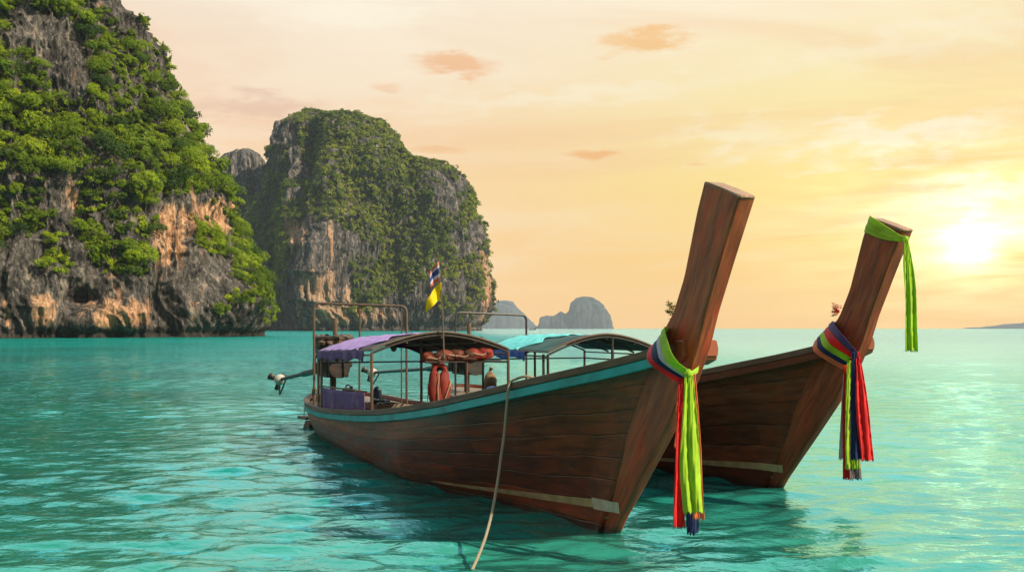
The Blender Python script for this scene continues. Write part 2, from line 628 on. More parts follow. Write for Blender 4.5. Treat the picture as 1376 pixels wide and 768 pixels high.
M['pipe'] = plain('rusty_steel_pipe', (0.13, 0.09, 0.065), 0.45, 0.25, 14, metal=0.5, dirt=(0.24, 0.11, 0.05))
M['pipe_dark'] = plain('dark_pipe', (0.05, 0.045, 0.04), 0.5, 0.3, 14, metal=0.5)
M['purple'] = plain('purple_canvas', (0.30, 0.19, 0.46), 0.8, 0.15, 5, bump=0.6)
M['purple_deep'] = plain('deep_purple_canvas', (0.085, 0.040, 0.15), 0.85, 0.25, 6, bump=0.6, dirt=(0.20, 0.12, 0.3))
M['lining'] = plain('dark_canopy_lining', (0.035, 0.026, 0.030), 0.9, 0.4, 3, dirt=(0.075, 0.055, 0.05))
M['aqua'] = plain('aqua_canvas', (0.10, 0.50, 0.52), 0.8, 0.15, 4, bump=0.5)
M['blue'] = plain('blue_tarpaulin', (0.012, 0.085, 0.38), 0.6, 0.3, 5, bump=0.5)
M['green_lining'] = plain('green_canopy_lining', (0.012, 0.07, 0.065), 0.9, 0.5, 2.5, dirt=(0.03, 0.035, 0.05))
M['trim'] = plain('canopy_piping', (0.10, 0.08, 0.065), 0.8, 0.25, 9)
M['orange'] = plain('orange_life_jacket', (0.065, 0.018, 0.009), 0.75, 0.25, 7, bump=0.7, dirt=(0.35, 0.06, 0.03))
M['redcloth'] = plain('red_life_jacket', (0.17, 0.016, 0.008), 0.75, 0.25, 7, bump=0.7)
M['strap'] = plain('pale_strap', (0.30, 0.22, 0.14), 0.8, 0.2, 9)
M['iron'] = plain('greasy_iron', (0.028, 0.025, 0.023), 0.5, 0.5, 14, metal=0.3, dirt=(0.07, 0.04, 0.028), bump=0.8)
M['rust'] = plain('rusty_iron', (0.075, 0.05, 0.035), 0.7, 0.5, 16, metal=0.2, dirt=(0.14, 0.09, 0.06), bump=0.8)
M['shaft'] = plain('dark_green_shaft', (0.02, 0.055, 0.05), 0.5, 0.4, 8, metal=0.2)
M['white'] = plain('white_paint', (0.38, 0.36, 0.32), 0.5, 0.1, 8, dirt=(0.3, 0.25, 0.2))
M['rubber'] = plain('black_rubber', (0.014, 0.013, 0.013), 0.7, 0.3, 8)
M['zinc'] = plain('dull_metal_band', (0.50, 0.44, 0.36), 0.6, 0.15, 12, metal=0.0, dirt=(0.34, 0.25, 0.18))
M['band'] = plain('faded_yellow_band', (0.42, 0.33, 0.17), 0.7, 0.25, 7, dirt=(0.22, 0.13, 0.07))
M['ropefaded'] = plain('canvas_bag', (0.17, 0.115, 0.06), 0.85, 0.3, 10, bump=0.8)
M['foam'] = None

# twisted rope
m, t, o = new_mat('twisted_rope')
uvn = t.new('ShaderNodeTexCoord').outputs['UV']
wv = t.new('ShaderNodeTexWave')
wv.bands_direction = 'DIAGONAL'
t.put(wv.inputs['Vector'], t.scale(uvn, 22, 6, 1))
wv.inputs['Scale'].default_value = 1.0
c = t.mix(t.mr(wv.outputs['Fac'], 0.2, 0.8), (0.22, 0.17, 0.11), (0.52, 0.45, 0.33))
principled(t, o, c, 0.9, t.bump(wv.outputs['Fac'], 0.8, 0.006))
M['rope'] = m


def cloth(name, col, sheen=0.3, trans=0.35):
    m, t, o = new_mat(name)
    tc = t.new('ShaderNodeTexCoord')
    uv_ = tc.outputs['UV']
    weave = t.noise(t.scale(uv_, 60, 8, 1), 3.0, 3, 0.6)
    big = t.noise(tc.outputs['Object'], 5.0, 4, 0.6)
    c = t.mix(t.mr(big, 0.3, 0.7), tuple(v * 0.78 for v in col), tuple(min(1, v * 1.12) for v in col))
    c = t.mix(t.mr(weave, 0.35, 0.75, 0, 0.25), c, tuple(v * 0.55 for v in col))
    p = t.new('ShaderNodeBsdfPrincipled')
    t.put(p.inputs['Base Color'], c)
    p.inputs['Roughness'].default_value = 0.7
    p.inputs['Specular IOR Level'].default_value = 0.25
    p.inputs['Sheen Weight'].default_value = sheen
    nb = t.bump(weave, 0.25, 0.003)
    t.l.new(nb, p.inputs['Normal'])
    tr = t.new('ShaderNodeBsdfTranslucent')
    t.put(tr.inputs['Color'], c)
    mx = t.new('ShaderNodeMixShader')
    mx.inputs[0].default_value = trans
    t.l.new(p.outputs[0], mx.inputs[1])
    t.l.new(tr.outputs[0], mx.inputs[2])
    t.l.new(mx.outputs[0], o.inputs['Surface'])
    return m


M['c_lime'] = cloth('lime_satin', (0.44, 0.72, 0.03))
M['c_red'] = cloth('red_satin', (0.90, 0.025, 0.03))
M['c_orange'] = cloth('coral_satin', (0.95, 0.25, 0.10))
M['c_navy'] = cloth('navy_satin', (0.010, 0.028, 0.13))
M['c_white'] = cloth('pale_grey_satin', (0.62, 0.64, 0.68))
M['c_purple'] = cloth('violet_satin', (0.13, 0.08, 0.25))
M['c_grey'] = cloth('grey_satin', (0.24, 0.20, 0.23))
M['c_yellow'] = cloth('yellow_flag_cloth', (0.90, 0.74, 0.01))


# leaves
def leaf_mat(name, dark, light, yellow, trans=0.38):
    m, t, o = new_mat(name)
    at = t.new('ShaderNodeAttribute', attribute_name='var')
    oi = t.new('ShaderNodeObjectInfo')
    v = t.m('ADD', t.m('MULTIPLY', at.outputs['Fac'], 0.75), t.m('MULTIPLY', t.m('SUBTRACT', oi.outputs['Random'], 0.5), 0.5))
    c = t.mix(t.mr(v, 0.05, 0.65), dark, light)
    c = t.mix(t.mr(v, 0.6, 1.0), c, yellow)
    p = t.new('ShaderNodeBsdfPrincipled')
    t.put(p.inputs['Base Color'], c)
    p.inputs['Roughness'].default_value = 0.6
    p.inputs['Specular IOR Level'].default_value = 0.25
    tr = t.new('ShaderNodeBsdfTranslucent')
    t.put(tr.inputs['Color'], t.mix(0.5, c, yellow))
    mx = t.new('ShaderNodeMixShader')
    mx.inputs[0].default_value = trans
    t.l.new(p.outputs[0], mx.inputs[1])
    t.l.new(tr.outputs[0], mx.inputs[2])
    t.l.new(mx.outputs[0], o.inputs['Surface'])
    return m


M['leaf'] = leaf_mat('tree_leaves', (0.030, 0.070, 0.006), (0.15, 0.25, 0.010), (0.36, 0.42, 0.015))
M['leaf_b'] = leaf_mat('yellow_green_leaves', (0.07, 0.14, 0.006), (0.25, 0.36, 0.012), (0.44, 0.50, 0.02))
M['leaf_c'] = leaf_mat('dark_green_leaves', (0.014, 0.042, 0.008), (0.06, 0.12, 0.016), (0.13, 0.20, 0.02))
M['leaf_far'] = leaf_mat('forest_leaves', (0.016, 0.042, 0.010), (0.080, 0.135, 0.012), (0.24, 0.27, 0.02), 0.3)
M['bark'] = plain('pale_bark', (0.24, 0.18, 0.13), 0.9, 0.3, 2)


def rock_mat(name, scale=1.0, warmcol=(0.52, 0.32, 0.19), grey=(0.14, 0.13, 0.12), dark=(0.022, 0.021, 0.022), bumpd=1.0):
    m, t, o = new_mat(name)
    tc = t.new('ShaderNodeTexCoord').outputs['Object']
    w = t.new('ShaderNodeAttribute', attribute_name='warm').outputs['Fac']
    wr = t.noise(t.scale(tc, 1, 1, 1), 0.05 * scale, 3, 0.6)
    vs = t.vm('ADD', t.scale(tc, 1, 1, 0.13), t.scale(t.comb(wr, wr, 0), 6, 6, 0))
    streak = t.noise(vs, 0.32 * scale, 7, 0.66, 0.35)
    fine = t.noise(t.scale(tc, 1, 1, 0.4), 1.3 * scale, 7, 0.72, 0.2)
    blot = t.noise(tc, 0.10 * scale, 6, 0.62, 0.5)
    col = t.mix(t.mr(streak, 0.40, 0.60), dark, grey)
    cream = t.mr(t.noise(t.vm('ADD', vs, (17, 3, 9)), 0.5 * scale, 5, 0.6, 0.2), 0.56, 0.66)
    col = t.mix(t.m('MULTIPLY', cream, 0.6), col, (0.36, 0.31, 0.25))
    col = t.mix(t.m('MULTIPLY', t.mr(fine, 0.52, 0.66), 0.8), col, (0.33, 0.31, 0.285))
    # cream and rust where the face has broken away
    wm = t.m('ADD', w, t.m('MULTIPLY', t.m('SUBTRACT', streak, 0.5), 3.0))
    wmask = t.mr(wm, 0.32, 0.72, 0, 1, True)
    rust = t.mix(t.mr(blot, 0.4, 0.62), warmcol, (0.42, 0.17, 0.075))
    rust = t.mix(t.mr(fine, 0.40, 0.62), rust, tuple(min(1, v * 1.25) for v in warmcol))
    col = t.mix(wmask, col, rust)
    drk = t.mr(t.noise(vs, 0.55 * scale, 5, 0.6, 0.2), 0.56, 0.70)
    col = t.mix(t.m('MULTIPLY', drk, 0.8), col, (0.03, 0.028, 0.028))
    zz = t.sep(tc)[2]
    tide = t.mr(t.m('ADD', zz, t.m('MULTIPLY', t.m('SUBTRACT', blot, 0.5), 4.0)), 0.6, 2.4, 1, 0, True)
    col = t.mix(t.m('MULTIPLY', tide, 0.85), col, (0.035, 0.032, 0.028))
    crack = t.new('ShaderNodeTexVoronoi', feature='DISTANCE_TO_EDGE')
    t.put(crack.inputs['Vector'], t.vm('ADD', t.scale(tc, 1, 1, 0.15), t.scale(t.comb(streak, fine, blot), 4.0, 4.0, 2.5)))
    crack.inputs['Scale'].default_value = 0.55 * scale
    ck = t.mr(crack.outputs['Distance'], 0.0, 0.10, 0, 1)
    col = t.mix(t.m('MULTIPLY', t.m('SUBTRACT', 1.0, ck), 0.25), col, (0.02, 0.018, 0.018))
    h = t.m('ADD', t.m('ADD', t.m('MULTIPLY', fine, 0.9), t.m('MULTIPLY', streak, 2.2)), t.m('MULTIPLY', ck, 0.25))
    nm = t.bump(h, 0.9, 1.1 * bumpd)
    principled(t, o, col, 0.85, nm, 0.2)
    return m


M['rock'] = rock_mat('limestone')
M['rock_far'] = rock_mat('limestone_far', 0.34, warmcol=(0.40, 0.27, 0.18), grey=(0.12, 0.115, 0.115), bumpd=3.0)

# sea
m, t, o = new_mat('turquoise_sea')
tc = t.new('ShaderNodeTexCoord').outputs['Object']
X_, Y_, Z_ = t.sep(tc)
dist = t.vm('LENGTH', tc)
flat = t.scale(tc, 1, 1, 0)
rp1 = t.noise(t.scale(flat, 1.0, 1.6, 1), 5.5, 4, 0.55, 0.4)
rp2 = t.noise(t.scale(flat, 1.0, 2.0, 1), 1.7, 4, 0.55, 0.3)
rp3 = t.noise(t.scale(flat, 1.0, 2.4, 1), 0.45, 5, 0.6, 0.3)
n0 = t.bump(rp1, 0.6, 0.022)
n1 = t.bump(rp2, t.mr(dist, 15, 60, 0.0, 0.9) if False else 0.5, 0.15, n0)
n2 = t.bump(rp3, 0.7, 0.80, n1)
for nn, a_, b_, lo, hi in ((n0, 10, 120, 0.65, 0.25), (n1, 12, 60, 0.10, 0.9), (n2, 35, 180, 0.0, 1.0)):
    t.put(nn.node.inputs['Strength'], t.mr(dist, a_, b_, lo, hi))
# sea bed showing through: sand near the viewer, deeper green further off
bed = t.noise(t.vm('ADD', t.scale(flat, 1, 1.6, 1), (31, 4, 0)), 0.055, 4, 0.55, 0.8)
bed2 = t.noise(flat, 0.45, 3, 0.5, 0.4)
shal = t.mr(dist, 3.5, 15, 1, 0, True)
deep = t.mix(t.mr(bed, 0.40, 0.62), (0.0, 0.145, 0.128), (0.0, 0.23, 0.20))
body = t.mix(t.mr(dist, 25, 180, 0, 1, True), deep, t.mix(t.mr(bed, 0.4, 0.6), (0.0, 0.20, 0.18), (0.0, 0.29, 0.26)))
body = t.mix(t.m('MULTIPLY', shal, t.mr(bed2, 0.3, 0.7, 0.45, 0.95)), body, (0.05, 0.30, 0.22))
# pale sky sheen painted into the colour of the open and far water
sheen_open = t.m('MULTIPLY', t.mr(t.m('ADD', X_, t.m('MULTIPLY', Y_, 0.02)), -3, 26, 0, 1, True), t.mr(dist, 6, 80, 0.2, 1, True))
sheen_far = t.m('MULTIPLY', t.mr(t.m('ADD', X_, t.m('MULTIPLY', Y_, 0.045)), -2, 12, 0, 1, True), t.mr(dist, 60, 500, 0, 1, True))
body = t.mix(t.m('MULTIPLY', t.m('MAXIMUM', sheen_open, sheen_far), 0.9), body, (0.42, 0.50, 0.49))
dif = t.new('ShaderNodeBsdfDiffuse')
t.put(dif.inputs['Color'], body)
gls = t.new('ShaderNodeBsdfGlossy')
gls.inputs['Color'].default_value = (0.50, 0.95, 1.0, 1)
gls.inputs['Roughness'].default_value = 0.045
t.l.new(n2, gls.inputs['Normal'])
t.l.new(n2, dif.inputs['Normal'])
fr = t.new('ShaderNodeFresnel')
fr.inputs['IOR'].default_value = 1.33
t.l.new(n2, fr.inputs['Normal'])
mx = t.new('ShaderNodeMixShader')
t.put(mx.inputs[0], t.mr(fr.outputs[0], 0.035, 0.36, 0.03, 0.80, True))
t.l.new(dif.outputs[0], mx.inputs[1])
t.l.new(gls.outputs[0], mx.inputs[2])
t.l.new(mx.outputs[0], o.inputs['Surface'])
M['sea'] = m

# ------------------------------------------------------------------ the sea
EXT = 8200.0


def axis(n_near, d0, r, lim):
    a = [0.0]
    d = d0
    while a[-1] < lim:
        if len(a) > n_near: d *= r
        a.append(min(a[-1] + d, lim))
    return np.array(a)


xa = axis(210, 0.06, 1.045, EXT)
xs = np.concatenate([-xa[::-1], xa[1:]])
ya = [2.2]
while ya[-1] < EXT:
    ya.append(min(EXT, ya[-1] + max(0.035, ya[-1] * 0.0068)))
yb = [2.2]
d = 0.06
while yb[-1] > -EXT:
    d *= 1.12
    yb.append(max(-EXT, yb[-1] - d))
ys = np.concatenate([np.array(yb[1:])[::-1], np.array(ya)])
GX, GY = np.meshgrid(xs, ys, indexing='ij')
hz = np.zeros(GX.shape)
dxs = np.gradient(xs)[:, None]
dys = np.gradient(ys)[None, :]
cell = np.maximum(dxs * 0.6, dys) + 0 * GX
near = cell < 0.9
nx, ny = GX[near], GY[near]
ncell = cell[near]
hh = np.zeros(nx.shape)
wrng = np.random.default_rng(5)
P2 = np.stack([nx * 0.12, ny * 0.17, 0 * nx], 1)
gust = 0.75 + 0.5 * vnoise(P2, 3)
wx = nx + 0.25 * vnoise(np.stack([nx * .5, ny * .5, 0 * nx], 1), 8)
wy = ny + 0.25 * vnoise(np.stack([nx * .5, ny * .5, 0 * nx + 5], 1), 9)
for k in range(64):
    lam = 0.17 * (8.0 ** (k / 63.0)) * wrng.uniform(0.9, 1.1)
    th = R(wrng.normal(-84, 24))
    kx, ky = math.cos(th) * 2 * math.pi / lam, math.sin(th) * 2 * math.pi / lam
    amp = 0.0050 * lam ** 0.95
    fade = np.clip((lam - 2.2 * ncell) / (1.5 * ncell + 1e-6), 0, 1)
    ph = kx * wx + ky * wy + wrng.uniform(0, 6.28)
    hh += amp * fade * gust * (np.sin(ph) + 0.25 * np.sin(2 * ph + 1.2))
hz[near] = hh
V3 = np.stack([GX, GY, hz], -1).reshape(-1, 3)
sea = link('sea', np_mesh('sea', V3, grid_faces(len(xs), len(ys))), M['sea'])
tag(sea, kind='structure')


# ------------------------------------------------------------------ limestone cliffs
def karst(name, rows, Dc, depth, lean, nth, nz, zlo, seed, sc, mat, feats, warm, front_share=0.8, power=2.5):
    """rows: (py, px left, px right) outline at distance Dc; a closed tower is built round it"""
    rows = sorted(rows, key=lambda r: -r[0])
    zr = np.array([H + (441 - r[0]) * Dc / F for r in rows])
    zr[0] = zlo
    xl = np.array([(r[1] - 688) * Dc / F for r in rows])
    xr = np.array([(r[2] - 688) * Dc / F for r in rows])
    nf = int(nth * front_share)
    th = np.concatenate([np.linspace(-math.pi - 0.12, 0.30, nf, endpoint=False), np.linspace(0.30, math.pi - 0.12, nth - nf, endpoint=False)])
    zs = zlo + (zr[-1] - zlo) * np.linspace(0, 1, nz)
    T, Z = np.meshgrid(th, zs, indexing='ij')
    cx = (np.interp(Z, zr, xl) + np.interp(Z, zr, xr)) / 2
    hw = (np.interp(Z, zr, xr) - np.interp(Z, zr, xl)) / 2
    f = (Z - zlo) / (zr[-1] - zlo)
    dp = depth * (1 - lean * f) * np.minimum(1, (hw / hw.max()) ** 0.6 * 1.15)
    c, s_ = np.cos(T), np.sin(T)
    e = 2 / power
    X = cx + hw * np.sign(c) * np.abs(c) ** e
    Y = Dc + dp * np.sign(s_) * np.abs(s_) ** e
    nxv, nyv = c / (hw + 1), s_ / (dp + 1)
    ln = np.sqrt(nxv ** 2 + nyv ** 2)
    nxv, nyv = nxv / ln, nyv / ln
    P = np.stack([X.ravel(), Y.ravel(), Z.ravel()], 1)
    big = fbm(P / np.array([26, 26, 34]) / sc, 3, seed)
    rid = fbm(P / np.array([11, 11, 22]) / sc, 4, seed + 5, True)
    wv_ = vnoise(P / 9 / sc, seed + 9)
    Pf = P.copy()
    Pf[:, 0] += wv_ * 2.2 * sc
    Pf[:, 1] += wv_ * 2.2 * sc
    flute = fbm(Pf / np.array([2.4, 2.4, 15]) / sc, 4, seed + 11, True, 0.55)
    fine = fbm(P / np.array([1.3, 1.3, 2.1]) / sc, 3, seed + 21)
    ledge = np.abs(((Z.ravel() + 2.5 * big * sc) / (6.3 * sc)) % 1.0 - 0.5) * 2
    disp = sc * (4.2 * big + 2.8 * rid + 1.7 * flute + 0.45 * fine + 0.8 * (ledge ** 3) * np.clip(rid + .3, 0, 1))
    Zf = Z.ravel()
    disp -= sc * 1.9 * ss(-Zf, -2.6 * sc, -0.6 * sc) * (0.7 + 0.4 * big)
    px, py = proj(P)
    frontm = (s_.ravel() < 0.25)
    wa = np.zeros(len(P))
    for (fx_, fy_, rx, ry, a) in feats:
        q = ((px - fx_) / rx) ** 2 + ((py - fy_) / ry) ** 2
        disp += frontm * a * np.exp(-q * (1 + 0.35 * rid))
    for (fx_, fy_, rx, ry, a) in warm:
        q = ((px - fx_ + 9 * wv_) / rx) ** 2 + ((py - fy_) / ry) ** 2
        wa += frontm * a * np.exp(-q * q)
    wa += (~frontm) * np.clip(big * 1.2, 0, 0.7)
    tp = np.clip((1 - f.ravel()) * 14, 0, 1)
    X = X.ravel() + nxv.ravel() * disp * tp
    Y = Y.ravel() + nyv.ravel() * disp * tp
    Zn = Zf + sc * (1.6 * fbm(P / 6 / sc, 4, seed + 31, True) + 1.6 * big - .4) * f.ravel() * ss(Zf, 2, 8)
    Vv = np.stack([X, Y, Zn], 1)
    faces = grid_faces(nth, nz, True)
    # lid
    top = np.array([[cx[0, -1], Dc, zr[-1] + 0.2 * sc]])
    Vv = np.concatenate([Vv, top])
    ti = len(Vv) - 1
    a = np.arange(nth) * nz + nz - 1
    b = np.roll(a, -1)
    lid = np.stack([a, b, np.full(nth, ti), np.full(nth, ti)], 1)
    me = bpy.data.meshes.new(name)
    wa = np.concatenate([wa, [0]])
    me2 = np_mesh(name, Vv, faces, True, None, {'warm': np.clip(wa, 0, 1)})
    bpy.data.meshes.remove(me)
    o = link(name, me2, mat)
    # small cap as its own few triangles joined to the same mesh
    import bmesh as _b
    bm = _b.new()
    bm.from_mesh(me2)
    bm.verts.ensure_lookup_table()
    for q in range(nth):
        try:
            fc = bm.faces.new((bm.verts[a[q]], bm.verts[b[q]], bm.verts[ti]))
            fc.smooth = True
        except ValueError:
            pass
    bm.to_mesh(me2)
    bm.free()
    tag(o, kind='structure')
    tris = np.concatenate([faces[:, [0, 1, 2]], faces[:, [0, 2, 3]]])
    return o, Vv, faces


cliffL, cV, cF = karst('cliff',
    [(460, -950, 326), (430, -950, 329), (405, -945, 324), (385, -940, 316), (345, -930, 306), (300, -920, 290), (260, -910, 284), (230, -905, 270),
     (200, -900, 252), (150, -890, 232), (120, -880, 220), (100, -875, 210), (60, -865, 190), (30, -860, 166), (0, -850, 138), (-60, -820, 92),
     (-120, -780, 60), (-180, -700, -40), (-215, -600, -160)],
    240.0, 55.0, 0.52, 1500, 560, -4.0, 3, 1.0, M['rock'],
    [(288, 400, 46, 55, 6.5), (216, 425, 20, 46, -8.0), (108, 402, 20, 13, -6.0), (110, 432, 45, 22, 3.0), (165, 425, 30, 30, 2.5), (40, 380, 40, 70, 2.5),
     (228, 350, 26, 40, -3.0), (85, 60, 40, 60, 2.5), (95, 225, 40, 45, 2.0), (20, 225, 30, 50, 2.5), (10, 120, 30, 40, 2.0), (150, 180, 40, 40, -2.0), (180, 240, 50, 40, 2.5)],
    [(222, 320, 26, 48, .8), (275, 292, 30, 30, .85), (150, 422, 40, 26, .75), (60, 418, 22, 28, .55), (95, 270, 20, 16, .35), (18, 420, 14, 30, .4), (160, 355, 25, 40, .2), (95, 105, 12, 16, .4),
     (345, 430, 16, 14, .3), (195, 425, 14, 26, .5), (60, 350, 8, 30, .3)])
spire, _, _ = karst('rock_spire',
    [(460, 288, 352), (300, 292, 350), (250, 302, 347), (225, 304, 346), (212, 308, 344), (205, 316, 336)],
    960.0, 18.0, 0.3, 260, 150, -4.0, 41, 2.6, M['rock_far'], [], [])
cliffF, fV, fF = karst('island_cliff',
    [(460, 306, 618), (443, 308, 618), (400, 312, 616), (350, 320, 612), (300, 334, 606), (270, 346, 600), (250, 356, 596), (232, 366, 582), (222, 370, 566), (215, 373, 545), (200, 376, 526),
     (185, 380, 512), (170, 385, 494), (162, 389, 478), (156, 395, 458), (151, 402, 440), (148, 412, 428)],
    900.0, 95.0, 0.35, 1000, 420, -4.0, 77, 3.6, M['rock_far'],
    [(432, 360, 46, 90, 34), (400, 240, 22, 60, 10), (448, 240, 30, 90, 18), (532, 330, 22, 100, -16), (352, 330, 28, 120, -28), (608, 350, 32, 120, 24), (580, 262, 26, 50, 12), (500, 195, 22, 44, 12), (545, 220, 14, 50, -5), (415, 205, 16, 60, -16), (490, 330, 16, 60, 12), (560, 400, 30, 40, 14)],
    [(450, 365, 22, 60, .45), (405, 312, 18, 30, .75), (628, 370, 28, 60, .8), (505, 405, 40, 22, .3), (425, 400, 60, 30, .35), (640, 320, 12, 30, .5), (480, 425, 60, 12, .5)])


# vegetation on them
def bvh_of(V_, F_):
    return BVHTree.FromPolygons([tuple(v) for v in V_.tolist()], [tuple(f) for f in F_.tolist()])


def face_data(V_, F_):
    a, b, c, d = (V_[F_[:, k]] for k in range(4))
    n = np.cross(c - a, d - b)
    area = np.linalg.norm(n, axis=1) / 2
    n = n / (2 * area[:, None] + 1e-9)
    return (a + b + c + d) / 4, n, area


def crown_mesh(name, rad, hgt, lobes, leaves, size, rng_, flat=0.85):
    """loose crown: leaf-sized folded faces on the shells of several uneven lobes"""
    cs, rs = [], []
    for k in range(lobes):
        a = rng_.uniform(0, 2 * math.pi)
        r = rad * math.sqrt(rng_.uniform(0, 1)) * 0.72
        cs.append((r * math.cos(a), r * math.sin(a), hgt * (0.35 + 0.5 * rng_.uniform(0, 1) * (1 - 0.5 * r / rad))))
        rs.append(rad * rng_.uniform(0.28, 0.5))
    cs, rs = np.array(cs), np.array(rs)
    k = rng_.integers(0, lobes, leaves)
    dirs = rng_.normal(size=(leaves, 3))
    dirs[:, 2] = np.abs(dirs[:, 2]) * 1.15 - 0.45
    dirs /= np.linalg.norm(dirs, axis=1)[:, None]
    sh = rng_.uniform(0.55, 1.08, leaves) ** 0.6
    P = cs[k] + dirs * (rs[k] * sh)[:, None] * np.array([1, 1, flat])
    # sprays: gather leaves into little tufts, leaving gaps
    g = vnoise(P / (size * 2.6), 5)
    keep = g > -0.18
    P, dirs, sh = P[keep], dirs[keep], sh[keep]
    n = dirs + rng_.normal(scale=0.42, size=P.shape)
    n[:, 2] += 0.25
    n /= np.linalg.norm(n, axis=1)[:, None]
    t1 = np.cross(n, rng_.normal(size=P.shape))
    t1 /= np.linalg.norm(t1, axis=1)[:, None]
    t2 = np.cross(n, t1)
    sz = size * rng_.uniform(0.55, 1.25, len(P))[:, None]
    a = P - t1 * sz
    b = P - t2 * sz * 0.5 + n * sz * 0.12
    c = P + t1 * sz - n * sz * 0.25
    d = P + t2 * sz * 0.5 + n * sz * 0.12
    V_ = np.stack([a, b, c, d], 1).reshape(-1, 3)
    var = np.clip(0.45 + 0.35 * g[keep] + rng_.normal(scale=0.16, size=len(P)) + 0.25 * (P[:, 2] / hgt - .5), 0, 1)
    return V_, np.repeat(var, 4)


def quads(n):
    return np.arange(n * 4, dtype=np.int32).reshape(-1, 4)


variants = []
vr = np.random.default_rng(21)
for k in range(12):
    rad = 1.0
    V_, var = crown_mesh('c', rad, 0.9, int(vr.integers(7, 12)), (3200, 3800, 1900)[k % 3], (0.062, 0.052, 0.08)[k % 3], vr)
    variants.append((V_, var))
crown_me = []
for k, (V_, var) in enumerate(variants):
    me = np_mesh('crown', V_, quads(len(V_) // 4), False, None, {'var': var})
    me.materials.append(M[('leaf', 'leaf_b', 'leaf', 'leaf_c', 'leaf_b', 'leaf', 'leaf_c', 'leaf_b')[k % 8]])
    crown_me.append(me)
trunk_me = []
for k in range(3):
    b = MB()
    rr = random.Random(k)
    lean = rr.uniform(-.15, .15)
    b.tube([(0, 0, -0.5), (lean * .3, 0, 0.0), (lean, .05, 0.35), (lean * 1.4, .1, 0.6)], [0.045, 0.04, 0.028, 0.016], 6)
    for q in range(4):
        a = rr.uniform(0, 6.28)
        z0 = rr.uniform(.05, .35)
        b.tube([(lean * z0 * 2, 0, z0), (lean + .3 * math.cos(a), .3 * math.sin(a), z0 + .22), (lean + .6 * math.cos(a), .6 * math.sin(a), z0 + .36)], [0.02, 0.013, 0.006], 5)
    o_ = b.build('trunk', M['bark'])
    trunk_me.append(o_.data)
    bpy.data.objects.remove(o_)

veg_no = [   # bare rock on the near cliff
    [(0, 22), (40, 2), (72, 12), (122, 58), (128, 100), (112, 134), (68, 134), (58, 84), (38, 66), (0, 74)],
    [(138, -40), (190, 26), (218, 70), (246, 135), (222, 118), (186, 62), (160, 36), (130, 6)],
    [(0, 312), (38, 300), (58, 270), (96, 258), (112, 300), (132, 330), (188, 350), (204, 300), (205, 268), (236, 258), (262, 262), (300, 250), (312, 300), (318, 345), (372, 470), (-20, 470)],
    [(52, 228), (108, 232), (100, 285), (60, 282)]]
veg_yes = [[(10, 282), (58, 268), (70, 296), (40, 314), (8, 310)], [(104, 288), (150, 286), (186, 318), (200, 362), (176, 372), (140, 350), (108, 322)], [(60, 312), (84, 310), (92, 366), (66, 362)], [(256, 310), (290, 306), (306, 330), (304, 346), (262, 334)],
           [(312, 335), (336, 345), (368, 378), (362, 400), (336, 402), (316, 420), (292, 418), (318, 385)], [(120, 340), (168, 345), (176, 366), (132, 368)],
           [(300, 240), (330, 260), (330, 325), (312, 320), (306, 280)]]


def vegetated(px, py, pts, seed):
    bare = np.zeros(px.shape, bool)
    for pl in veg_no: bare |= inpoly(px, py, pl)
    for pl in veg_yes: bare &= ~inpoly(px, py, pl)
    return ~bare


C_, N_, A_ = face_data(cV[:-1], cF)
px, py = proj(C_)
view = np.array([0, 0, H]) - C_
view /= np.linalg.norm(view, axis=1)[:, None]
facing = (N_ * view).sum(1)
noise_mask = fbm(C_ / np.array([14, 14, 9]), 3, 91)
inview = (facing > -0.05) & (px > -40) & (px < 420) & (py > -60)
okv = np.where(inview, vegetated(px, py, C_, 1), (noise_mask > -0.15) & (C_[:, 2] > 14))
okv &= C_[:, 2] > 3.5
bv = bvh_of(cV[:-1], cF)


def visible(p, bvh, eps=1.5):
    o_ = Vector((0, 0, H))
    d_ = Vector(p) - o_
    L_ = d_.length
    hit = bvh.ray_cast(o_, d_ / L_, L_ - eps)
    return hit[0] is None


def scatter(C_, N_, A_, w, n, rr, spacing, vis=None, bvh=None):
    prob = A_ * w
    prob = prob / prob.sum()
    idx = rr.choice(len(C_), size=n * 12, p=prob)
    keep = []
    cells = {}
    for i in idx:
        p = C_[i]
        key = tuple(int(v // spacing) for v in p)
        bad = False
        for dx in (-1, 0, 1):
            for dy in (-1, 0, 1):
                for dz in (-1, 0, 1):
                    for q in cells.get((key[0] + dx, key[1] + dy, key[2] + dz), ()):
                        if (q[0] - p[0]) ** 2 + (q[1] - p[1]) ** 2 + (q[2] - p[2]) ** 2 < spacing * spacing:
                            bad = True
        if bad: continue
        if vis and not visible(p + N_[i] * 1.0, bvh): continue
        cells.setdefault(key, []).append(p)
        keep.append(i)
        if len(keep) >= n: break
    return keep


def veg_point(i, push):
    return C_[i] + N_[i] * push


